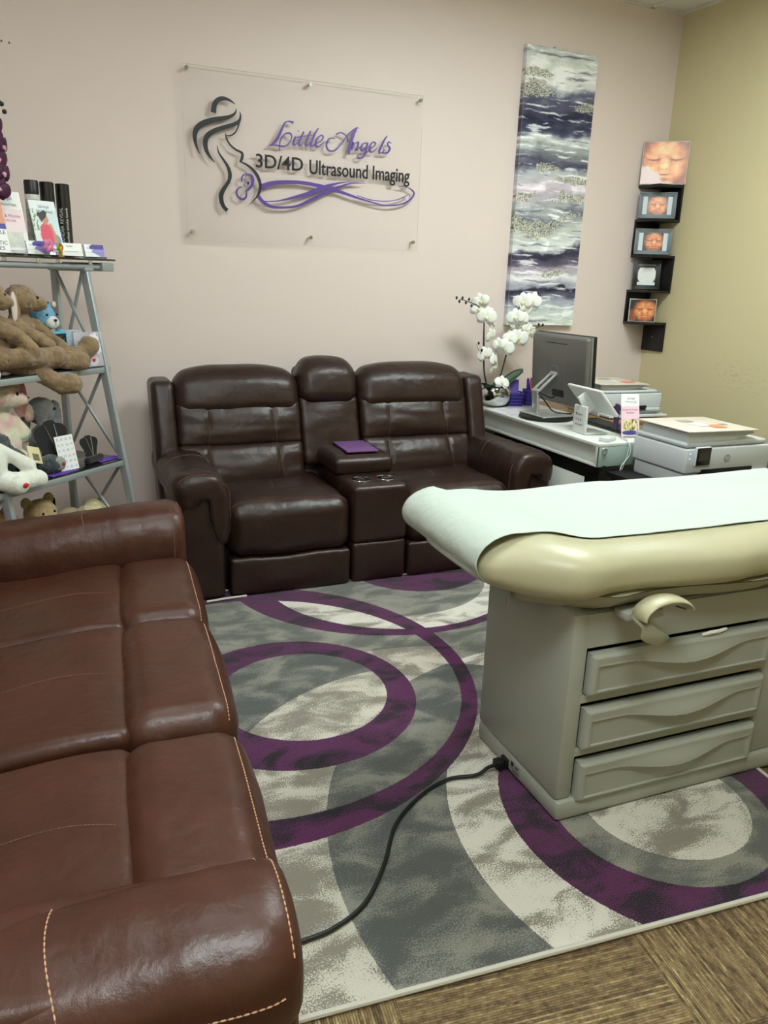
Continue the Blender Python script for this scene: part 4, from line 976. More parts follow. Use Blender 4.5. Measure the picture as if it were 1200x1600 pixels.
# loose papers under the monitor turntable
for k, (a, b_, c_, rz_) in enumerate(((2.70, 4.085, .7224, 12), (2.735, 4.05, .7234, -6))):
    o = MB().box(-.075, .075, -.10, .10, 0, .0006).build('paper', mat('paper_lilac' if k else 'paper_plain', (206, 204, 214) if k else (226, 228, 226), .7), None, loc=(a, b_, c_), rot=(0, 0, R(rz_)))
    tag(o, ['lower loose sheet of paper on the desk behind the turntable', 'upper lilac sheet of paper on the desk behind the turntable'][k], 'paper')

# ------------------------------------------------------------------ brochures
PKF = mat('acrylic_edge', (200, 210, 210), .1, trans=.6)
def mini_logo(t, w, z0, y, s=1.0, col=None):
    m_ = col or mat('print_violet', (110, 90, 150), .6)
    text(t, 'Little Angels', .016*s, m_, loc=(w*.54, y, z0), width=w*.42, ext=.0001)
    text(t, '3D/4D Ultrasound Imaging', .011*s, mat('print_grey', (90, 92, 96)), loc=(w*.54, y, z0-.016*s), width=w*.62, ext=.0001)
def studio(u, v):
    if v > .70: c_ = (236, 238, 240)
    elif v > .40: c_ = (238, 206, 218)
    elif v > .14:
        if .12 < u < .92:
            c_ = (206, 190, 130); n_ = fbm(u*9, v*9, 3, 4)
            if n_ > .12: c_ = (90, 80, 66)
            if n_ < -.12: c_ = (232, 222, 190)
        else: c_ = (236, 202, 216)
    else:
        k_ = ((u-.5)/.46)**2+((v-.085)/.055)**2; c_ = (66, 66, 128) if k_+.6*fbm(u*8, v*30, 2, 3) < 1 else (236, 208, 220)
    return [k_+8*fbm(u*6, v*10, 2, 1) for k_ in c_]
def brochure(name, label, loc, rz, w, h, fn, lean=14, lines=None, cat='brochure', logo=True, holder=True):
    t = thing(name, label, cat, loc, rz, rx=R(-lean))
    picture('printed_sheet', w, h, fn, t, 40, 80, loc=(0, 0, .003), m=vcol_mat('print_matte', .5))
    if logo: mini_logo(t, w, h*.88, -.0004, w/.1)
    for (b_, s_, zf, wf, m_) in (lines or []): text(t, b_, s_, m_, loc=(w/2, -.0004, h*zf), width=w*wf, ext=.0001)
    if holder:
        mb = MB(); mb.box(-.003, w+.003, .0014, .0034, -.0, h*1.01, .0008).box(-.003, w+.003, -.022, .0014, -.001, .0014, .0005).box(-.003, w+.003, -.022, -.020, .0, h*.05, .0005); mb.build('acrylic_holder', ACRYL, t, smooth=False)
    return t
MAG = mat('print_magenta', (150, 40, 90), .6); PR = mat('print_red', (176, 70, 110), .6)
brochure('brochure_holder', 'pink and white brochure in a clear stand at the near desk corner', (2.835, 3.185, .7255), R(-12), .105, .225, studio, 14, [('Studio & Mobile', .014, .62, .86, MAG), ('Services', .014, .55, .45, MAG)])
o = MB().box(0, .012, 0, .05, 0, .155, .01).build('phone_stand', mat('deep_purple', (62, 44, 84), .5), None, loc=(2.895, 3.30, .7225), rot=(0, 0, R(-15))); tag(o, 'dark purple upright phone case just behind the desk brochure', 'phone case')

# ------------------------------------------------------------------ purple basket, pen cup, note cards
PUR = mat('blue_violet_plastic', (58, 46, 140), .45)
def basket(name, label, loc, w, d, h, cat):
    t = thing(name, label, cat, loc, R(-20)); mb = MB()
    nb = 7
    for i in range(nb+1):
        f_ = i/nb
        for (p, q_) in (((-w/2+w*f_, -d/2), (-w*.56+w*1.12*f_, -d*.56)), ((-w/2+w*f_, d/2), (-w*.56+w*1.12*f_, d*.56)), ((-w/2, -d/2+d*f_), (-w*.56, -d*.56+d*1.12*f_)), ((w/2, -d/2+d*f_), (w*.56, -d*.56+d*1.12*f_))):
            mb.bar((*p, .003), (*q_, h), .005, .003, .001)
    for zz in (.2, .45, .7, .97):
        e_ = .5+.06*zz
        for a, b_ in (((-w, -d), (w, -d)), ((w, -d), (w, d)), ((w, d), (-w, d)), ((-w, d), (-w, -d))): mb.bar((a[0]*e_, a[1]*e_, h*zz), (b_[0]*e_, b_[1]*e_, h*zz), .004, .007 if zz < .9 else .010, .001)
    mb.box(-w/2, w/2, -d/2, d/2, 0, .004); mb.build('woven_shell', PUR, t)
    MB().box(-w*.47, w*.47, -d*.47, d*.47, .004, h*.8).build('lining', mat('deep_violet', (40, 32, 96), .7), t)
    return t
bk1 = basket('plastic_basket', 'violet woven plastic basket between the orchid bowl and the pen cup', (2.865, 4.265, .7222), .095, .09, .085, 'basket')
for k, (a, h_) in enumerate(((-.02, .05), (.0, .035), (.02, .045))):
    o = MB().box(-.028, .028, -.001, .001, 0, h_+.05).build('gift_card', mat('card_violet', (92, 80, 168), .5) if k != 1 else mat('card_white', (220, 220, 228), .5), None, loc=(2.86+a*.4, 4.262+a*.9, .7222+.069), rot=(R(-8), 0, R(-20)))
    tag(o, ['violet card standing at the front of the plastic basket', 'white card standing in the middle of the plastic basket', 'violet card standing at the back of the plastic basket'][k], 'card')
bk2 = basket('pen_cup', 'violet woven pen cup beside the monitor', (2.985, 4.255, .7222), .075, .075, .10, 'pen cup')
for k in range(9):
    a = k*2*PI/9; r_ = .022 if k < 8 else 0
    mb = MB(); mb.cyl((0, 0, 0), (0, 0, .085), .0055, n=10).cyl((0, 0, .085), (0, 0, .094), .004, .002, 10)
    isr = k in (1, 3, 6)
    o = mb.build('pen', mat('pen_red', (222, 92, 84), .4) if isr else mat('pen_blue', (40, 52, 176), .4), None, loc=(2.985+r_*math.cos(a), 4.255+r_*math.sin(a), .7222+.082), rot=(R(5*math.sin(a)), R(5*math.cos(a)), 0))
    tag(o, 'red capped pen standing in the violet cup' if isr else 'blue pen standing in the violet cup', 'pen', 'red pens in the cup' if isr else 'blue pens in the cup')
o = MB().box(-.045, .045, -.001, .001, 0, .15).build('note_card', mat('card_cream', (212, 210, 190), .6), None, loc=(2.80, 4.355, .7222), rot=(R(-6), 0, R(-8))); tag(o, 'tall cream card leaning against the wall behind the orchid', 'card')
o = MB().box(-.05, .05, -.001, .001, 0, .11).build('note_card', mat('card_pale', (222, 224, 228), .6), None, loc=(2.905, 4.345, .7222), rot=(R(-6), 0, R(-4))); tag(o, 'short white card leaning against the wall behind the violet basket', 'card')

# ------------------------------------------------------------------ orchids
PETAL = mat('white_petal', (240, 242, 236), .6, sheen=.2); PETALC = mat('petal_centre', (232, 228, 176), .6); STEMG = mat('stem_green', (52, 70, 46), .5); LEAFG = mat('orchid_leaf', (30, 62, 36), .35); BUDM = mat('dark_bud', (30, 34, 26), .5); TWIG = mat('stem_brown', (72, 62, 40), .6)
DPUR = mat('dark_purple_petal', (66, 12, 54), .6)
def petal(mb, ang, L, wd, cup=.25, tilt=.15):
    """petal lying in xz plane facing -y"""
    d = Vector((math.cos(ang), 0, math.sin(ang))); n_ = Vector((-d.z, 0, d.x))
    def f(u, v):
        s_ = (v-.5)*2; prof = math.sin(PI*min(1, u*.93+.05))**.6
        P = d*(L*u)+n_*(wd*prof*s_)
        P.y = -tilt*L*u*(1-u)*2+cup*L*(s_*s_)*.35*prof+.12*L*u*u
        return P
    mb.grid(8, 6, f)
def flower_mesh(m_, size, name='flower'):
    mb = MB()
    for a in (90, 215, 325): petal(mb, R(a), size*.95, size*.36)
    for a in (8, 172): petal(mb, R(a), size*1.02, size*.58, .2, .3)
    o = mb.build(name, m_, None, angle=180); md = o.modifiers.new('s', 'SOLIDIFY'); md.thickness = .0012; evaluated(o)
    return o
def lip_mesh(m_, size):
    mb = MB(); mb.ell((0, -size*.12, 0), (size*.13, size*.14, size*.12), n=10); mb.ell((0, -size*.20, -size*.16), (size*.15, size*.10, size*.20), n=10)
    for s_ in (-1, 1): mb.ell((s_*size*.16, -size*.14, -size*.06), (size*.10, size*.08, size*.13), n=8)
    return mb.build('flower_lip', m_, None)
def spray(t, fl, lp, spots):
    first = True
    for (P, yaw, pitch, sc, roll) in spots:
        a = fl if first else fl.copy(); b_ = lp if first else lp.copy()
        if not first: COL.objects.link(a); COL.objects.link(b_)
        a.parent = t; a.location = P; a.rotation_euler = (R(pitch), R(roll), R(yaw)); a.scale = (sc, sc, sc)
        b_.parent = a; b_.location = (0, 0, 0); first = False
OR_ = thing('potted_orchid', 'white artificial orchid in a silver bowl at the far end of the desk', 'orchid', (2.722, 4.262, .7222))
mb = MB(); mb.lathe([(0, 0), (.045, 0), (.075, .018), (.098, .050), (.104, .080), (.098, .112), (.088, .128), (.083, .125), (.092, .108), (.098, .080), (.092, .050), (.070, .024), (0, .012)], n=56); mb.build('bowl', CHROME, OR_)
MB().lathe([(0, .102), (.05, .108), (.09, .100), (.09, .07), (0, .07)], n=32).build('moss', mat('dark_moss', (32, 30, 22), .95, bump=[(90, 1, .01)]), OR_)
def W2L(x_, y_, z_): return (x_-2.722, y_-4.262, z_-.7222)
st_l = [W2L(2.66, 4.25, .82), W2L(2.605, 4.22, .93), W2L(2.575, 4.20, 1.05), W2L(2.555, 4.18, 1.17), W2L(2.54, 4.17, 1.28), W2L(2.49, 4.16, 1.345), W2L(2.43, 4.16, 1.368), W2L(2.36, 4.15, 1.385)]
st_r = [W2L(2.72, 4.25, .82), W2L(2.725, 4.22, .93), W2L(2.74, 4.20, 1.05), W2L(2.75, 4.18, 1.14), W2L(2.745, 4.17, 1.24), W2L(2.77, 4.17, 1.31), W2L(2.82, 4.165, 1.38), W2L(2.89, 4.16, 1.425)]
st_b = [W2L(2.745, 4.19, 1.10), W2L(2.80, 4.17, 1.165), W2L(2.87, 4.15, 1.21), W2L(2.95, 4.14, 1.235)]
st_c = [W2L(2.565, 4.20, 1.05), W2L(2.53, 4.19, 1.09), W2L(2.505, 4.18, 1.125)]
for s_, r_ in ((st_l, .0055), (st_r, .0055), (st_b, .0028), (st_c, .002)): 
    P = catmull(s_, 8); MB().tube(P, [r_*(1-.55*i/len(P)) for i in range(len(P))], 10).build('stem', STEMG, OR_, angle=180)
MB().cyl(W2L(2.598, 4.215, .95), W2L(2.535, 4.172, 1.40), .0035, .003, 8).build('support_stick', TWIG, OR_)
SP = [((2.645-.145, 1.375), -25, 1.), ((2.50, 1.33), 10, 1.1), ((2.545, 1.285), -10, 1.2), ((2.585, 1.30), 20, .8), ((2.60, 1.255), 30, .8), ((2.592, 1.175), 30, .9), ((2.565, 1.06), -5, 1.0), ((2.615, 1.03), 30, .9), ((2.632, .985), 40, .9),
      ((2.865, 1.385), -10, 1.1), ((2.80, 1.375), -20, 1.15), ((2.83, 1.335), 25, .9), ((2.745, 1.285), -25, 1.1), ((2.795, 1.275), 5, 1.1), ((2.77, 1.235), 10, .8), ((2.885, 1.195), 20, 1.0), ((2.79, 1.165), 0, 1.35), ((2.735, 1.155), -15, .9), ((2.70, 1.10), -10, 1.2), ((2.655, 1.12), -35, .9), ((2.845, 1.215), 10, .8)]
random.seed(12)
spots = [(Vector(W2L(x_, 4.165-.03*random.random(), z_)), yw+random.uniform(-14, 14)-12, random.uniform(-10, 18), .054*sc/.045, random.uniform(-25, 25)) for (x_, z_), yw, sc in SP]
spots.append((Vector(W2L(2.71, 4.175, .885)), -10, -25, 1.15, 10))
fl = flower_mesh(PETAL, .045); lp = lip_mesh(PETALC, .036)
spray(OR_, fl, lp, [(p, a, b_, c_, d_) for p, a, b_, c_, d_ in spots])
for (x_, z_) in ((2.335, 1.392), (2.355, 1.372), (2.375, 1.392), (2.40, 1.365), (2.42, 1.385), (2.44, 1.348), (2.505, 1.13), (2.53, 1.088), (2.905, 1.43), (2.92, 1.412), (2.915, 1.395), (2.93, 1.242), (2.96, 1.24)):
    MB().ell((0, 0, 0), (.007, .007, .010), n=10).build('bud', BUDM, OR_, loc=W2L(x_, 4.15, z_))
def leaf(t, p0, ang, L, wd, rise, droop, m_, roll=25):
    d = Vector((math.cos(ang), math.sin(ang), 0)); n_ = Vector((-d.y*math.cos(R(roll)), d.x*math.cos(R(roll)), math.sin(R(roll)))); p0 = Vector(p0)
    mb = MB()
    def f(u, v):
        s_ = (v-.5)*2; w_ = wd*math.sin(PI*min(.98, u*.8+.14))**.8
        P = p0+d*(L*u*math.cos(.3*u))+n_*(w_*s_); P.z += rise*u-droop*u*u*u+abs(s_)*wd*.35
        return P
    mb.grid(16, 6, f); o = mb.build('leaf', m_, t, angle=180); md = o.modifiers.new('s', 'SOLIDIFY'); md.thickness = .002; evaluated(o); o.name = 'leaf'
leaf(OR_, (.0, -.01, .112), R(-20), .17, .034, .13, .02, LEAFG, 65); leaf(OR_, (-.02, -.02, .108), R(-160), .14, .024, .04, .03, LEAFG)
leaf(OR_, (-.01, -.03, .108), R(-120), .13, .024, .035, .04, LEAFG); leaf(OR_, (.0, .02, .11), R(35), .10, .022, .07, .03, LEAFG); leaf(OR_, (-.01, .01, .11), R(170), .11, .016, .05, .02, LEAFG)

# ------------------------------------------------------------------ display rack (A-frame) across the left corner
TH = R(42.1); BO = Vector((.367, 3.706, 0)); UX = Vector((math.cos(TH), math.sin(TH), 0)); UY = Vector((-math.sin(TH), math.cos(TH), 0))
def SH(x_, y_, z_): return BO+UX*x_+UY*y_+Vector((0, 0, z_))
yF = lambda z: (z-.6525)*.173
RK = thing('display_rack', 'silver A-frame display rack with dark glass shelves behind the left sofa', 'shelf', BO, TH)
BW = .66
for xx in (0, -BW):
    MB().bar((xx, yF(.0), .0), (xx, yF(1.49), 1.49), .040, .022, .003, (1, 0, 0)).build('front_leg', SILVER, RK)
    MB().bar((xx, .32, .0), (xx, .32, 1.49), .034, .020, .003, (1, 0, 0)).build('rear_leg', SILVER, RK)
    for za, zb in ((.68, 1.05), (1.09, 1.48), (.24, .63)):
        MB().bar((xx-.004, yF(za)+.02, za), (xx-.004, .31, zb), .012, .012, .002, (1, 0, 0)).build('cross_brace', SILVER, RK)
        MB().bar((xx+.006, .31, za), (xx+.006, yF(zb)+.02, zb), .012, .012, .002, (1, 0, 0)).build('cross_brace', SILVER, RK)
DGL = mat('dark_shelf_glass', (26, 26, 30), .12, spec=.6)
for z in (.2, .6525, 1.073):
    yf = yF(z)-.012
    mb = MB(); mb.box(-BW-.03, .03, yf, yf+.016, z-.030, z-.004, .003).box(-BW-.03, .03, .31, .326, z-.030, z-.004, .003)
    mb.box(.012, .030, yf+.016, .31, z-.030, z-.004, .002).box(-BW-.03, -BW-.012, yf+.016, .31, z-.030, z-.004, .002); mb.build('shelf_frame', SILVER, RK)
    MB().box(-BW-.02, .022, yf+.004, .320, z-.004, z+.001, .001).build('shelf_glass', DGL, RK)
MB().box(-.82, .148, .10, .36, 1.525, 1.533, .001).build('top_glass', mat('top_glass', (60, 70, 68), .06, spec=.7, trans=.5), RK)
for yy in (.135, .325): MB().tube([(-.84, yy, 1.497), (.09, yy, 1.497)], .0125, 14).build('top_rail', SILVER, RK)
for xx in (.03, -.26, -.70):
    for yy in (.135, .325): MB().cyl((xx, yy, 1.505), (xx, yy, 1.526), .009).build('glass_post', CHROME, RK)
mb = MB(); mb.box(.075, .148, .11, .35, 1.480, 1.516, .004).box(-.02, .03, .12, .34, 1.478, 1.494, .003); mb.build('end_bracket', SILVER, RK)

# confetti cannons
def can(label, x_, y_, col, r_=.029, h_=.30, txt_=True, cat='confetti cannon'):
    t = thing('confetti_cannon', label, cat, SH(x_, y_, 1.5335), TH+R(-8))
    MB().lathe([(0, 0), (r_*.98, 0), (r_, .004), (r_, h_), (r_*.9, h_+.003), (0, h_+.003)], n=40).build('tube', mat('cannon_black', (22, 24, 24), .3, spec=.6), t)
    MB().lathe([(r_*1.02, .004), (r_*1.04, .008), (r_*1.04, .020), (r_*1.02, .024)], n=40).build('base_ring', mat('cannon_red', (196, 40, 66), .4), t)
    if txt_:
        wt = mat('print_white', (226, 226, 226), .6)
        for body, sz, wd, dz, hh in (('GENDER REVEAL', .021, .150, -.008, .13), ('confetti smoke bomb', .014, .150, .012, .13)):
            o = text(t, body, sz, wt, loc=(-dz*.0, 0, hh), rot=(0, 0, 0), width=wd, ext=.0003)
            for v in o.data.vertices:                # wrap the print round the tube, reading upwards
                a_ = -PI*.72+(-v.co.y+dz+.004)/r_; zz = v.co.x; k_ = r_+.0006+v.co.z
                v.co = Vector((k_*math.cos(a_), k_*math.sin(a_), zz))
    return t
can('black confetti cannon with white gender reveal print, rightmost on the rack top', .015, .25, 0)
can('black confetti cannon left of the rightmost one on the rack top', -.062, .26, 0)
CN = thing('confetti_canister', 'clear confetti canister with a black cap left of the black cannons', 'canister', SH(-.135, .27, 1.5335), TH)
MB().lathe([(0, 0), (.028, 0), (.029, .004), (.029, .24), (0, .24)], n=36).build('tube', mat('canister_grey', (172, 174, 168), .25, mottle=(60, .35)), CN)
MB().lathe([(.0291, .225), (.030, .226), (.030, .245), (.0291, .246)], n=36).build('label_band', WPLAST, CN)
MB().lathe([(.0285, .246), (.0285, .298), (.026, .302), (0, .302)], n=36).build('cap', BLACK, CN)
o = text(CN, 'CONFETTI', .024, mat('print_grey', (90, 92, 96)), loc=(0, 0, .11), rot=(0, 0, 0), width=.16, ext=.0002)
for v in o.data.vertices:
    a_ = -PI*.72+(-v.co.y)/.029+.3; v.co = Vector((.0298*math.cos(a_), .0298*math.sin(a_), v.co.x))

# brochures and cards on top
def lady(u, v):
    if v < .17: return (240, 236, 236)
    c_ = (206, 226, 232) if u > .25 else (222, 232, 228)
    if u < .28 and fbm(u*14, v*12, 3, 2) > .08 and v > .45: c_ = (126, 150, 130)
    if v > .84: c_ = (232, 240, 242)
    def E_(cu, cv, a, b_, t_=0):
        du, dv = u-cu, v-cv; return ((du*math.cos(t_)+dv*math.sin(t_))/a)**2+((-du*math.sin(t_)+dv*math.cos(t_))/b_)**2 < 1
    if E_(.80, .28, .16, .12): c_ = (96, 150, 196)
    if E_(.68, .42, .10, .18, .25) or E_(.80, .32, .06, .14, .5): c_ = (196, 138, 110)
    if E_(.46, .36, .24, .24): c_ = (222, 70, 96)
    if E_(.47, .60, .05, .06): c_ = (190, 130, 100)
    if E_(.50, .66, .13, .085): c_ = (198, 140, 112)
    if E_(.44, .735, .17, .075, .35) or E_(.30, .74, .08, .05) or E_(.36, .68, .05, .07): c_ = (40, 30, 30)
    return c_
def pale(u, v):
    if v < .36 and v > .10 and .1 < u < .9: return [214+30*fbm(u*7, v*9, 3, 2)]*2+[205]
    if .36 <= v < .72: return (240, 220+8*fbm(u*4, v*8, 2, 5), 224)
    return (238, 238, 238)
def diag(u, v):
    if v > .55: return (214, 150, 120) if u > .35+.3*(v-.55) else (20, 20, 22)
    if v > .46: return (70, 66, 150)
    return (240, 240, 242)
GY = mat('print_grey', (90, 92, 96))
brochure('brochure_holder', 'pale pink studio brochure in a clear stand on the rack top', SH(-.405, .20, 1.5345), TH-R(14), .145, .245, pale, 13, [('Studio & Mobile', .017, .60, .8, PR), ('Services', .017, .53, .5, PR)])
brochure('brochure_holder', 'brochure showing a person in a red top on the rack top', SH(-.215, .17, 1.5345), TH-R(14), .115, .225, lady, 15, [('Anatomy Scans', .010, .12, .6, GY), ('Gender Scans & more', .008, .06, .8, GY)])
brochure('brochure_holder', 'brochure listing diagnostic services at the left edge of the rack top', SH(-.565, .13, 1.5345), TH-R(10), .15, .20, diag, 12, [('AFFORDABLE', .020, .38, .9, INK), ('X-RAY', .020, .28, .5, INK), ('DIAGNOSTIC', .020, .18, .9, INK), ('SERVICES', .020, .08, .7, INK)], logo=False)
def bcard(u, v):
    if u > .5+.25*math.sin(v*5+1) and v > .62: return (70, 52, 150)
    if u > .55+.2*math.cos(v*7): return (146, 140, 206)
    return (236, 240, 242)
def wcard(u, v): return (238, 238, 236) if not (.3 < v < .34 and .1 < u < .8) else (190, 140, 140)
for k, (x_, y_, fn, lb) in enumerate(((-.335, .105, bcard, 'violet and white business cards in a clear stand below the pale pink brochure'), (-.155, .105, wcard, 'plain white appointment cards in a clear stand in front of the confetti canister'), (-.025, .105, bcard, 'violet and white business cards in a clear stand in front of the rightmost cannon'))):
    t = thing('card_holder', lb, 'card holder', SH(x_, y_, 1.5345), TH-R(16), rx=R(-14))
    w_ = .092; picture('card_face', w_, .052, fn, t, 36, 22, loc=(0, 0, .006), m=vcol_mat('print_matte'), thick=.012)
    mb = MB(); mb.box(-.003, w_+.003, .0125, .0145, 0, .060, .0006).box(-.003, w_+.003, -.010, .0125, 0, .003, .0006).box(-.003, w_+.003, -.010, -.008, .003, .022, .0006); mb.build('acrylic_holder', ACRYL, t, smooth=False)
    if fn is wcard: text(t, 'Patient', .010, GY, loc=(.036, -.0006, .042), width=.026, ext=.0001)
    else: text(t, 'Little Angels', .007, mat('print_violet', (110, 90, 150)), loc=(.026, -.0006, .040), width=.030, ext=.0001)
# magenta silk flower, gold figurine, pink tissue, clear panel on top
mb = MB()
for k in range(6): petal(mb, R(20+60*k), .030, .011, .3, .4)
o = mb.build('silk_flower', mat('magenta_petal', (214, 120, 160), .6, mottle=(60, .35)), None, angle=180, loc=SH(-.27, .06, 1.575), rot=(0, 0, TH)); tag(o, 'magenta silk flower lying over the card stand on the rack top', 'flower')
t = thing('gold_figurine', 'tiny gold angel figurine between the card stands on the rack top', 'figurine', SH(-.19, .08, 1.5335), TH)
GO = mat('gold_metal', (190, 160, 60), .3, metal=.8)
MB().lathe([(0, 0), (.012, 0), (.012, .004), (.005, .010), (.008, .028), (.004, .040), (0, .041)], n=16).build('body', GO, t); MB().ell((0, 0, .049), .007).build('head', GO, t)
for s_ in (-1, 1): MB().ell((s_*.010, .003, .036), (.008, .002, .012), n=10).build('wing', GO, t)
t = thing('gift_pouch', 'clear pouch with a dark red heart standing between the two brochures', 'gift pouch', SH(-.25, .27, 1.5335), TH)
MB().pillow(-.05, .05, -.02, .02, 0, .215, .018, (0, .006, 0), 10, lambda P: P+Vector((0, wr(P, .012, (25, 25, 25), 4), 0))).build('pouch', mat('cloudy_film', (196, 198, 190), .3), t)
MB().ell((.012, -.024, .085), (.022, .006, .020), n=12).ell((.030, -.024, .070), (.016, .006, .018), n=12).build('heart', mat('dark_red', (120, 14, 24), .4), t)
# purple orchid above the rack at the left edge
OP = thing('potted_orchid', 'dark purple orchid on the rack top at the left edge of the photo', 'orchid', SH(-.56, .22, 1.5335), TH)
MB().lathe([(0, 0), (.04, 0), (.055, .05), (.058, .09), (.052, .09), (.05, .05), (0, .02)], n=28).build('pot', WPLAST, OP)
P = catmull([(0, 0, .04), (.02, 0, .25), (.06, -.02, .42), (.13, -.04, .50), (.19, -.06, .54)], 8); MB().tube(P, .004, 8).build('stem', STEMG, OP)
fl = flower_mesh(DPUR, .05); lp = lip_mesh(mat('pink_lip', (206, 150, 180), .6), .05)
spray(OP, fl, lp, [(Vector(p), a, b_, c_, d_) for p, a, b_, c_, d_ in (((.19, -.05, .47), 10, 10, .8, 0), ((.16, -.05, .43), -10, 0, 1.1, 20), ((.20, -.06, .395), 20, 10, .9, -20), ((.17, -.06, .35), 0, 10, 1.0, 10), ((.19, -.06, .30), 10, 5, .9, 0), ((.17, -.05, .245), -20, 5, 1, 30), ((.12, -.04, .40), 0, 0, 1.1, 0), ((.12, -.04, .30), 0, 0, 1.1, 20))])
for p in ((.20, -.06, .555), (.215, -.06, .545), (.19, -.06, .525), (.225, -.06, .52)): MB().ell(p, .009, n=10).build('bud', BUDM, OP)
# ------------------------------------------------------------------ plush toys
TXF = bpy.data.textures.new('fur', 'CLOUDS'); TXF.noise_scale = .009; TXF.noise_depth = 3
TXL = bpy.data.textures.new('furl', 'CLOUDS'); TXL.noise_scale = .035; TXL.noise_depth = 2
def fur(name, col, mot=.22, sc=40): return mat(name, col, .95, spec=.1, sheen=.35, bump=[(330, .9, .004), (110, .5, .004)], mottle=(sc, mot))
EYE = mat('plush_eye', (10, 8, 8), .12); NOSE = mat('plush_nose', (48, 34, 30), .5); REDH = mat('red_heart', (200, 34, 44), .5)
def limb(P, r):
    """chain of balls from point list with radii"""
    out = []
    for (a, ra), (b_, rb) in zip(zip(P, r), list(zip(P, r))[1:]):
        a, b_ = Vector(a), Vector(b_); k = max(2, int((b_-a).length/(min(ra, rb)*.35)))
        for i in range(k+1): out.append((tuple(a.lerp(b_, i/k)), ra+(rb-ra)*i/k))
    return out
def blob(name, m_, parts, parent=None, vox=.005, fluff=.006, sm=3):
    mb = MB()
    for p in parts:
        c_, r_ = p[0], p[1]; M = p[2] if len(p) > 2 else None
        mb.ell(c_, r_, M, n=14)
    o = mb.build(name, m_, parent, angle=180)
    md = o.modifiers.new('r', 'REMESH'); md.mode = 'VOXEL'; md.voxel_size = vox; md.use_smooth_shade = True
    s_ = o.modifiers.new('s', 'SMOOTH'); s_.iterations = sm; s_.factor = .6
    for tx_, st_ in ((TXL, fluff*1.4), (TXF, fluff*1.6)):
        d = o.modifiers.new('d', 'DISPLACE'); d.texture = tx_; d.strength = st_; d.mid_level = .5
    bpy.context.view_layer.update(); evaluated(o)
    o.data.polygons.foreach_set('use_smooth', [True]*len(o.data.polygons)); o.data.materials.clear(); o.data.materials.append(m_)
    return o
def RX(a): return Matrix.Rotation(R(a), 3, 'X')
def RZ(a): return Matrix.Rotation(R(a), 3, 'Z')
def RY(a): return Matrix.Rotation(R(a), 3, 'Y')
def place(o, x_, y_, z_, rz=0, label='', cat='stuffed toy', name='plush'):
    return thing(name, label, cat, SH(x_, y_, z_), TH+R(rz))
def eye(t, p, r_=.006): MB().ell(p, r_, n=12).build('eye', EYE, t)

# shelf two, top = 1.074
Z2 = 1.0745
BRN = fur('brown_fur', (146, 122, 92), .32, 30)
def floppy_bunny(label, x_, y_, z_, rz, s, m_, inner, legs, arms, headc=(0, -.01, .235), ears=((-.055, .0, .22), (-.065, .0, .13)), vox=.006, tag_=True, look=1):
    t = thing('plush_bunny', label, 'stuffed bunny', SH(x_, y_, z_), TH+R(rz)); S_ = lambda p: tuple(k*s for k in p)
    P = [(S_((0, .0, .075)), (.062*s, .055*s, .080*s)), (S_((0, 0, .14)), (.048*s, .042*s, .06*s))]
    h_ = headc; P += [(S_(h_), (.052*s, .056*s, .048*s)), (S_((h_[0]+look*.035, h_[1]-.030, h_[2]-.012)), (.034*s, .034*s, .028*s)), (S_((h_[0]+look*.052, h_[1]-.042, h_[2]-.018)), (.020*s, .020*s, .018*s))]
    for L in legs: P += [(a, b_) for a, b_ in limb([S_(p) for p in L[0]], [r_*s for r_ in L[1]])]
    for L in arms: P += [(a, b_) for a, b_ in limb([S_(p) for p in L[0]], [r_*s for r_ in L[1]])]
    blob('body', m_, P, t, vox)
    for e_ in ears:
        e0, e1 = Vector(S_(e_[0])), Vector(S_(e_[1])); mid = (e0+e1)/2
        blob('ear', m_, [(e0, (.018*s, .012*s, .022*s)), (mid, (.026*s, .012*s, (e0-e1).length*.55)), (e1, (.022*s, .012*s, .030*s))], t, vox)
        MB().ell(mid+Vector((.012*s*(-1 if e_[0][0] > h_[0] else 1)*-1, -.0105*s, 0)), (.014*s, .006*s, (e0-e1).length*.50), n=14).build('inner_ear', inner, t)
    eye(t, S_((h_[0]+look*.022, h_[1]-.050, h_[2]+.006)), .0062*s); 
    eye(t, S_((h_[0]+look*.056, h_[1]-.006, h_[2]+.008)), .0058*s)
    MB().ell(S_((h_[0]+look*.068, h_[1]-.052, h_[2]-.010)), (.006*s, .005*s, .004*s), n=10).build('nose', NOSE, t)
    return t
PKI = mat('pale_inner_ear', (222, 208, 200), .8); 
A_ = [([(-.045, -.01, .15), (-.06, -.05, .11), (-.045, -.09, .075)], [.020, .020, .024]), ([(.045, -.01, .15), (.062, -.04, .10), (.05, -.08, .07)], [.020, .020, .024])]
b1 = floppy_bunny('brown floppy bunny in front on the middle shelf, one leg hanging over the edge', -.515, .165, Z2, 12, 1.28, BRN, PKI,
    [([(.03, -.03, .04), (.10, -.085, .005), (.165, -.125, -.045), (.185, -.150, -.04)], [.032, .028, .030, .034]), ([(-.03, -.03, .05), (.03, -.09, .055), (.125, -.10, .045), (.155, -.12, .05)], [.034, .030, .032, .034])],
    [([(-.035, -.03, .155), (.02, -.085, .125), (.055, -.105, .075)], [.022, .022, .026]), ([(.045, -.01, .16), (.10, -.045, .13), (.135, -.08, .105)], [.020, .020, .024])], ears=(((-.055, .0, .245), (-.07, .01, .13)),), look=.6)
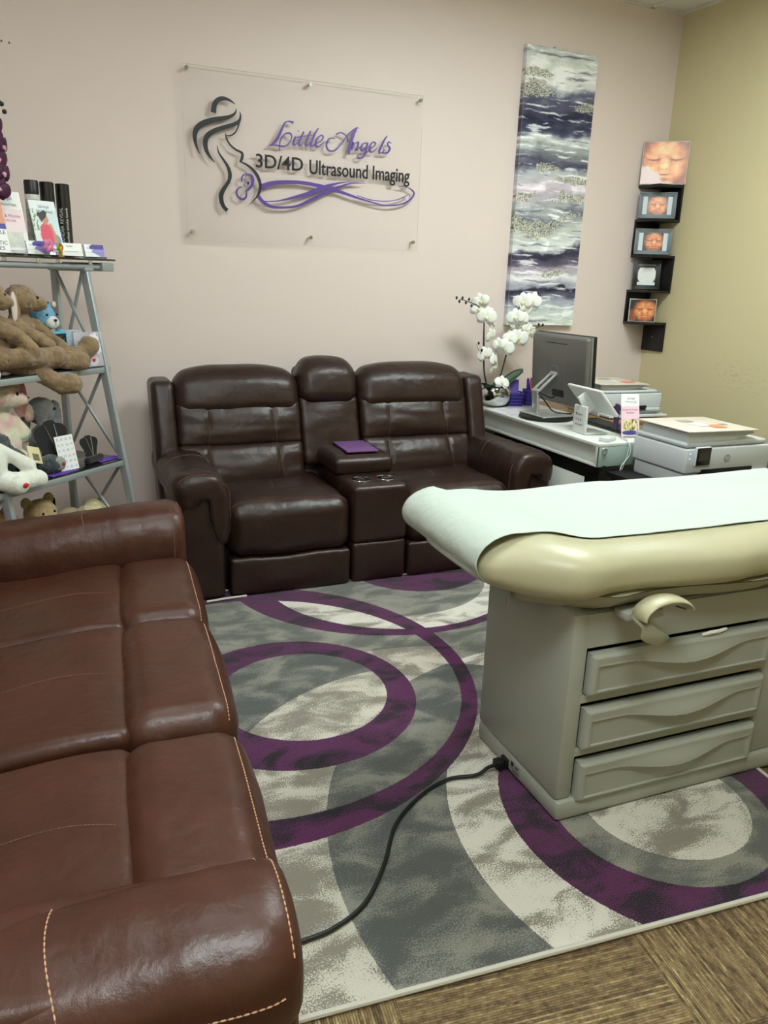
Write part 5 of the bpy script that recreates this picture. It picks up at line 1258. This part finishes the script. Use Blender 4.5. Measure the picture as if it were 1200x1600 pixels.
b2 = floppy_bunny('brown bunny with a white inner ear looking right, behind on the middle shelf', -.325, .20, Z2, 8, 1.22, BRN, PKI,
    [([(.03, -.04, .04), (.11, -.10, .045), (.165, -.12, .05), (.185, -.13, .075)], [.034, .028, .030, .036]), ([(-.01, -.04, .04), (.05, -.11, .035), (.115, -.14, .028)], [.032, .028, .034])],
    [([(-.045, -.02, .16), (-.04, -.08, .12), (.01, -.10, .09)], [.022, .020, .022]), ([(.045, -.02, .155), (.085, -.055, .10), (.10, -.09, .07)], [.020, .020, .022])], ears=(((-.045, -.025, .262), (-.062, -.03, .165)),), look=1)
for t_, p in ((b2, (.15*1.22, -.172*1.22, .030*1.22)),): MB().ell(p, (.010, .004, .008), n=10).build('heart_patch', REDH, t_)
# blue bear
BLU = fur('sky_blue_fur', (120, 178, 214), .15)
t = thing('plush_bear', 'sky blue teddy bear with a white muzzle behind the brown bunny', 'stuffed bear', SH(-.185, .235, Z2), TH+R(-4))
blob('body', BLU, [((0, .0, .08), (.07, .055, .085)), ((0, -.01, .205), (.062, .056, .055)), ((-.048, .0, .255), (.024, .016, .022)), ((.050, .0, .252), (.024, .016, .022)), ((.07, -.03, .11), (.028, .03, .05)), ((-.07, -.03, .10), (.026, .03, .05)), ((.05, -.06, .03), (.034, .06, .030)), ((-.05, -.06, .03), (.034, .06, .030))], t, .006)
blob('muzzle', fur('white_fur', (232, 232, 226), .06), [((.012, -.058, .190), (.034, .022, .028))], t, .004, .001)
for s_ in (-1, 1): eye(t, (.012+s_*.026, -.062, .222), .005)
MB().ell((.012, -.080, .200), (.009, .005, .006), n=10).build('nose', mat('navy_nose', (30, 30, 60), .4), t)
MB().tube([(.012, -.081, .195), (.013, -.080, .178)], .001).build('mouth', NOSE, t)
mb = MB(); mb.box(-.05, .055, -.094, -.086, .085, .155, .004); mb.build('photo_panel', mat('teal_trim', (96, 176, 206), .8), t)
picture('ultrasound_print', .09, .05, lambda u, v: [20+150*max(0, fbm(u*5, v*4, 4, 8)*2+.1)*(1 if .1 < u < .9 else .2)]*3, t, 40, 24, loc=(-.043, -.0955, .095))
MB().ell((.0, -.072, .062), (.020, .016, .030), n=12).build('belly_patch', mat('white_fur', (232, 232, 226)), t); MB().ell((.012, -.088, .048), (.009, .004, .009), n=10).build('heart_patch', REDH, t)
MB().ell((.062, -.02, .262), (.011, .004, .013), n=12).build('ear_tag', mat('tag_cream', (226, 200, 160), .6), t)
# white plush glimpsed at the left edge
t = thing('plush_bear', 'white plush toy cut off by the left edge on the middle shelf', 'stuffed bear', SH(-.70, .06, Z2), TH)
blob('body', fur('white_fur', (232, 232, 226)), [((0, 0, .05), (.055, .06, .055)), ((0, 0, .13), (.045, .045, .045)), ((-.04, 0, .17), (.018, .012, .018)), ((.04, 0, .17), (.018, .012, .018)), ((.04, -.06, .03), (.028, .04, .028))], t, .006)
MB().ell((.056, -.075, .05), (.009, .006, .010), n=10).build('heart_patch', REDH, t)
# spiral notebook and flower print block at the right end of the middle shelf
t = thing('spiral_notebook', 'small spiral bound notebook standing behind the white flower print', 'notebook', SH(-.10, .19, Z2), TH-R(30), rx=R(-6))
MB().box(0, .075, 0, .012, 0, .155, .002).build('pages', mat('note_grey', (176, 186, 190), .5), t)
mb = MB()
for k in range(12): mb.lathe([(.008, -.001), (.009, 0), (.008, .001), (.007, 0), (.008, -.001)], (.04, -.0, .012+.012*k), 16)
mb.build('spiral_binding', STEEL, t)
def lily(u, v):
    c_ = 190+26*fbm(u*3, v*3, 3, 5)
    for cu, cv in ((.35, .7), (.7, .82), (.55, .45), (.3, .3), (.8, .5)):
        a = math.atan2(v-cv, u-cu); r = math.hypot(u-cu, v-cv)/(.17*(.6+.4*abs(math.cos(a*2.5+cu*9))))
        if r < 1: c_ = 248-50*r*r*.5
    if (u-.6)**2+(v-.2)**2 < .03: c_ = 222
    return (c_-4, c_-8, c_+2)
t = thing('flower_print', 'small block printed with white flowers at the right end of the middle shelf', 'photo block', SH(-.125, .105, Z2), TH-R(22), rx=R(-8))
MB().box(0, .13, .002, .014, 0, .150, .001).build('block', WPLAST, t); picture('print', .13, .150, lily, t, 50, 50)

# shelf three, top = .654
Z3 = .6545
RBW = mat('pastel_fur', (226, 196, 196), .95, sheen=.3, spec=.1, bump=[(330, .9, .004), (90, .5, .004)])
x = NX(RBW); tc_ = x.n('ShaderNodeTexCoord').outputs['Object']; nn = x.noise(tc_, 11, 2, .5, .8)
rp = x.n('ShaderNodeValToRGB'); x.put(rp.inputs[0], nn); cr = rp.color_ramp
cr.elements[0].position = .34; cr.elements[0].color = (*lin((206, 222, 236)), 1); cr.elements[1].position = .68; cr.elements[1].color = (*lin((232, 170, 182)), 1)
for p_, c_ in ((.42, (214, 220, 190)), (.5, (232, 220, 196)), (.58, (236, 194, 190))): e_ = cr.elements.new(p_); e_.color = (*lin(c_), 1)
x.put(RBW.node_tree.nodes['Principled BSDF'].inputs['Base Color'], rp.outputs[0])
floppy_bunny('pastel rainbow bunny sitting at the back of the third shelf', -.475, .20, Z3+.03, 5, 1.28, RBW, mat('pink_lining', (214, 150, 160), .8),
    [([(.03, -.03, .03), (.08, -.06, .01)], [.03, .03]), ([(-.03, -.03, .03), (-.06, -.07, .01)], [.03, .03])],
    [([(-.045, -.01, .15), (-.055, -.04, .10)], [.022, .026]), ([(.045, -.01, .15), (.06, -.03, .10)], [.022, .026])], ears=(((-.058, -.0, .24), (-.075, -.02, .14)), ((.050, .0, .262), (.105, -.02, .165))), look=.9)
GRY = fur('grey_fur', (136, 136, 138), .15)
t = thing('plush_elephant', 'grey plush elephant with big ears beside the rack leg on the third shelf', 'stuffed elephant', SH(-.235, .23, Z3), TH)
blob('body', GRY, [((0, 0, .085), (.065, .055, .09)), ((-.01, -.01, .235), (.066, .056, .060)), ((-.05, -.055, .205), (.024, .026, .032)), ((-.062, -.075, .165), (.018, .018, .038)), ((.05, -.05, .03), (.03, .05, .03)), ((-.05, -.05, .03), (.03, .05, .03))], t, .006)
blob('ear', GRY, [((.072, .0, .21), (.045, .014, .062)), ((.085, .0, .16), (.035, .013, .05))], t, .006); blob('ear', GRY, [((-.085, .0, .21), (.026, .014, .05)), ((-.095, .0, .17), (.020, .012, .035))], t, .006)
MB().ell((-.088, -.011, .195), (.016, .006, .045), n=12).build('inner_ear', mat('pale_grey_lining', (178, 178, 180), .8), t)
eye(t, (.018, -.064, .245), .007); blob('belly', fur('light_grey_fur', (186, 186, 186), .08), [((-.005, -.045, .10), (.035, .022, .05))], t, .005)
DGF = fur('charcoal_fur', (66, 72, 76), .4, 60)
t = thing('plush_bear', 'shaggy charcoal plush toy lying with its foot forward on the third shelf', 'stuffed bear', SH(-.585, .135, Z3), TH)
blob('body', DGF, [((0, 0, .13), (.085, .07, .075)), ((.06, -.02, .075), (.07, .06, .06))]+limb([(.08, -.03, .05), (.15, -.06, .04), (.215, -.085, .042)], [.036, .032, .042]), t, .006, .009)
MB().ell((.228, -.120, .046), (.026, .010, .030), RZ(-20), n=16).build('foot_pad', mat('sage_pad', (146, 160, 150), .9), t); MB().ell((.236, -.131, .044), (.009, .004, .009), n=10).build('heart_patch', REDH, t)
t2 = MB().box(-.03, .035, -.002, .002, 0, .075, .002).build('hang_tag', mat('tag_yellow', (216, 206, 160), .6), t, loc=(.125, -.098, .065), rot=(R(-30), R(18), 0))
picture('tag_print', .034, .030, lambda u, v: (40, 36, 30) if (int(v*9) % 2 and .1 < u < .9) else (150, 140, 110), t2, 16, 18, loc=(-.012, -.0032, .012))
WHF = fur('snow_fur', (236, 238, 228), .05)
t = thing('plush_bear', 'large white plush bear with red paw heart at the left end of the third shelf', 'stuffed bear', SH(-.66, .03, Z3), TH-R(4))
blob('body', WHF, [((-.02, 0, .10), (.06, .055, .10)), ((-.03, 0, .23), (.055, .05, .05))]+limb([(.01, -.01, .16), (.06, -.04, .12), (.10, -.055, .085)], [.026, .026, .032])+limb([(.02, -.04, .035), (.08, -.075, .030), (.115, -.09, .034)], [.04, .034, .036])+limb([(.0, -.04, .035), (.01, -.08, .026), (.018, -.10, .028)], [.036, .034, .036]), t, .006, .002)
MB().ell((.020, -.136, .034), (.013, .004, .010), n=10).build('heart_patch', REDH, t)
# bears below on the bottom shelf
TAN_F = fur('honey_fur', (186, 160, 118), .22)
def teddy(label, x_, y_, z_, rz, s, m_, shirt=None):
    t = thing('plush_bear', label, 'stuffed bear', SH(x_, y_, z_), TH+R(rz)); S_ = lambda *p: tuple(k*s for k in p)
    blob('body', m_, [(S_(0, 0, .09), S_(.06, .05, .09)), (S_(0, -.01, .22), S_(.058, .052, .052)), (S_(-.045, .0, .265), S_(.020, .013, .020)), (S_(.045, .0, .265), S_(.020, .013, .020)), (S_(0, -.058, .205), S_(.028, .02, .022)), (S_(.07, -.03, .12), S_(.026, .026, .05)), (S_(-.07, -.03, .12), S_(.026, .026, .05)), (S_(.05, -.07, .03), S_(.03, .05, .03)), (S_(-.05, -.07, .03), S_(.03, .05, .03))], t, .006, .003)
    for s_ in (-1, 1): eye(t, S_(s_*.022, -.056, .232), .0045*s)
    MB().ell(S_(0, -.080, .213), (.007*s, .004*s, .005*s), n=10).build('nose', NOSE, t); MB().tube([S_(0, -.080, .208), S_(0, -.079, .198), S_(-.008, -.077, .192)], .001).build('mouth', NOSE, t)
    if shirt: blob('shirt', shirt, [(S_(0, 0, .10), S_(.066, .056, .075)), (S_(.065, -.025, .13), S_(.032, .032, .04)), (S_(-.065, -.025, .13), S_(.032, .032, .04))], t, .006, .002)
    return t
teddy('honey teddy bear in a white shirt sitting on the bottom shelf', -.40, .12, .202, -6, 1.25, TAN_F, mat('white_cloth', (214, 212, 206), .9))
teddy('second honey bear at the far left of the bottom shelf', -.60, .12, .202, 14, 1.25, fur('dark_honey_fur', (160, 124, 80), .2), mat('grey_cloth', (176, 176, 172), .9))
t = thing('plush_dog', 'tan plush lying on its back at the right end of the bottom shelf', 'stuffed dog', SH(-.20, .16, .202), TH)
blob('body', fur('beige_fur', (186, 164, 130), .12), [((0, 0, .10), (.08, .07, .10)), ((-.02, -.02, .20), (.07, .06, .05))], t, .006)
CRM = fur('cream_fleece', (238, 226, 178), .06)
o = blob('fleece_blanket', CRM, [((-.09, 0, .08), (.08, .09, .09)), ((-.03, .0, .12), (.08, .09, .10)), ((.02, .02, .14), (.06, .08, .10)), ((-.12, -.02, .05), (.07, .08, .06))], None, .008, .012)
o.location = SH(-.07, .13, .21); o.rotation_euler = (0, 0, TH); o.name = 'fleece_blanket'; tag(o, 'cream yellow fleece blanket bundled at the right end of the bottom shelf', 'blanket')
o = MB().ell((0, 0, 0), (.06, .05, .045), n=20).build('dark_cap', MBLACK, None, loc=SH(-.36, .01, .41)); 
tag(o, 'dark rounded cap in the lap of the honey teddy bear', 'cap')
t = thing('bracket_box', 'black patterned box behind the bears under the third shelf', 'box', SH(-.30, .25, .46), TH); MB().box(-.09, .06, -.02, .02, 0, .05, .003).build('box_body', mat('black_box', (16, 16, 18), .5, mottle=(90, .8)), t)
t.location = SH(-.235, .275, .203); t.children[0].data.transform(Matrix.Diagonal((1, 1, 5.4, 1)))
# jewellery busts
VEL = mat('black_velvet', (18, 18, 20), .9, sheen=.3)
CHN = mat('silver_chain', (200, 200, 198), .25, metal=.9)
def bust(label, x_, y_, z_, rz, w_, h_, lean=14, card=False, chain=True):
    t = thing('necklace_display', label, 'necklace display', SH(x_, y_, z_), TH+R(rz), rx=R(-lean))
    O = [(-.18, 0), (-.36, .45), (-.50, .72), (-.47, .86), (-.34, .93), (-.20, .95), (-.13, 1.0), (.0, 1.015), (.13, 1.0), (.20, .95), (.34, .93), (.47, .86), (.50, .72), (.36, .45), (.18, 0)]
    pts = catmull([(a*w_, b_*h_) for a, b_ in O], 4)
    MB().prism(pts, lambda a, b_: (a, 0, b_), lambda a, b_: (a, .009, b_)).build('bust_board', VEL, t, smooth=False)
    MB().bar((0, .010, h_*.6), (0, .010+h_*.28, .01+h_*.13), .02, .005).build('easel_leg', VEL, t)
    if chain:
        N = MB(); v_ = [(-.17, .93), (-.06, .55), (.02, .24), (.05, .24), (.10, .55), (.13, .93)]
        yy = -.0135 if card else -.003
        N.tube(catmull([(a*w_, yy if b_ < .7 else -.002, b_*h_) for a, b_ in v_], 5), .0013, 6); ch = N.build('chain', CHN, t)
        if card:
            MB().box(-.014+.035*w_, .014+.035*w_, yy-.003, yy-.001, .24*h_-.052, .24*h_, .004).build('dog_tag', mat('tag_steel', (160, 156, 148), .35, metal=.7), ch)
        else: MB().bar((.03*w_, yy, .24*h_), (.06*w_, yy, .10*h_), .004, .002).build('pendant', CHN, ch)
    return t
bb = bust('large black necklace bust holding a chain with a steel dog tag', -.325, .055, Z3+.001, -8, .155, .215, 12, True)
def chart(u, v):
    for i in range(4):
        for j in range(6):
            cu, cv = .14+.24*i, .10+.16*j
            if abs(u-cu) < .07 and abs(v-cv) < .035 and noise.noise(Vector((u*90, v*110, i*3+j))) > .05: return (150, 152, 156)
    return (236, 238, 240)
ct = picture('style_card', .094, .150, chart, None, 60, 90, loc=(0, 0, 0), m=vcol_mat('print_matte'))
ct.location = SH(-.337, .030, Z3+.002); ct.rotation_euler = (R(-12), R(0), TH-R(4)); tag(ct, 'white card of small line drawings standing against the large necklace bust', 'card')
bust('small black necklace bust with a bar pendant near the rack leg', -.105, .075, Z3+.001, -14, .085, .115, 16)
bust('small black necklace bust leaning beside the white bear', -.505, .03, Z3+.001, 10, .075, .115, 24)
o = blob('velvet_roll', VEL, limb([(-.045, 0, .018), (.045, .012, .018)], [.017, .017]), None, .005, .001); o.location = SH(-.135, .035, Z3+.002); o.rotation_euler = (0, 0, TH); o.name = 'bracelet_roll'; tag(o, 'black bracelet roll in front of the small right necklace bust', 'bracelet display')
PLC = mat('purple_lace', (96, 60, 160), .7)
for k, (a, b_, w_) in enumerate(((-.05, .03, .12), (-.345, .012, .13))):
    mb = MB()
    for i in range(9):
        for j in range(4): mb.ell((w_*(i/8-.5), .012*j-.02, .0022), (.008, .006, .0018), n=8)
    mb.box(-w_/2-.006, w_/2+.006, -.028, .026, 0, .0022, .001)
    o = mb.build('lace_strip', PLC, None, loc=SH(a, b_+.015, Z3+.0005), rot=(0, 0, TH)); tag(o, ['purple lace strip at the right end of the third shelf', 'purple lace strip under the large necklace bust'][k], 'lace')
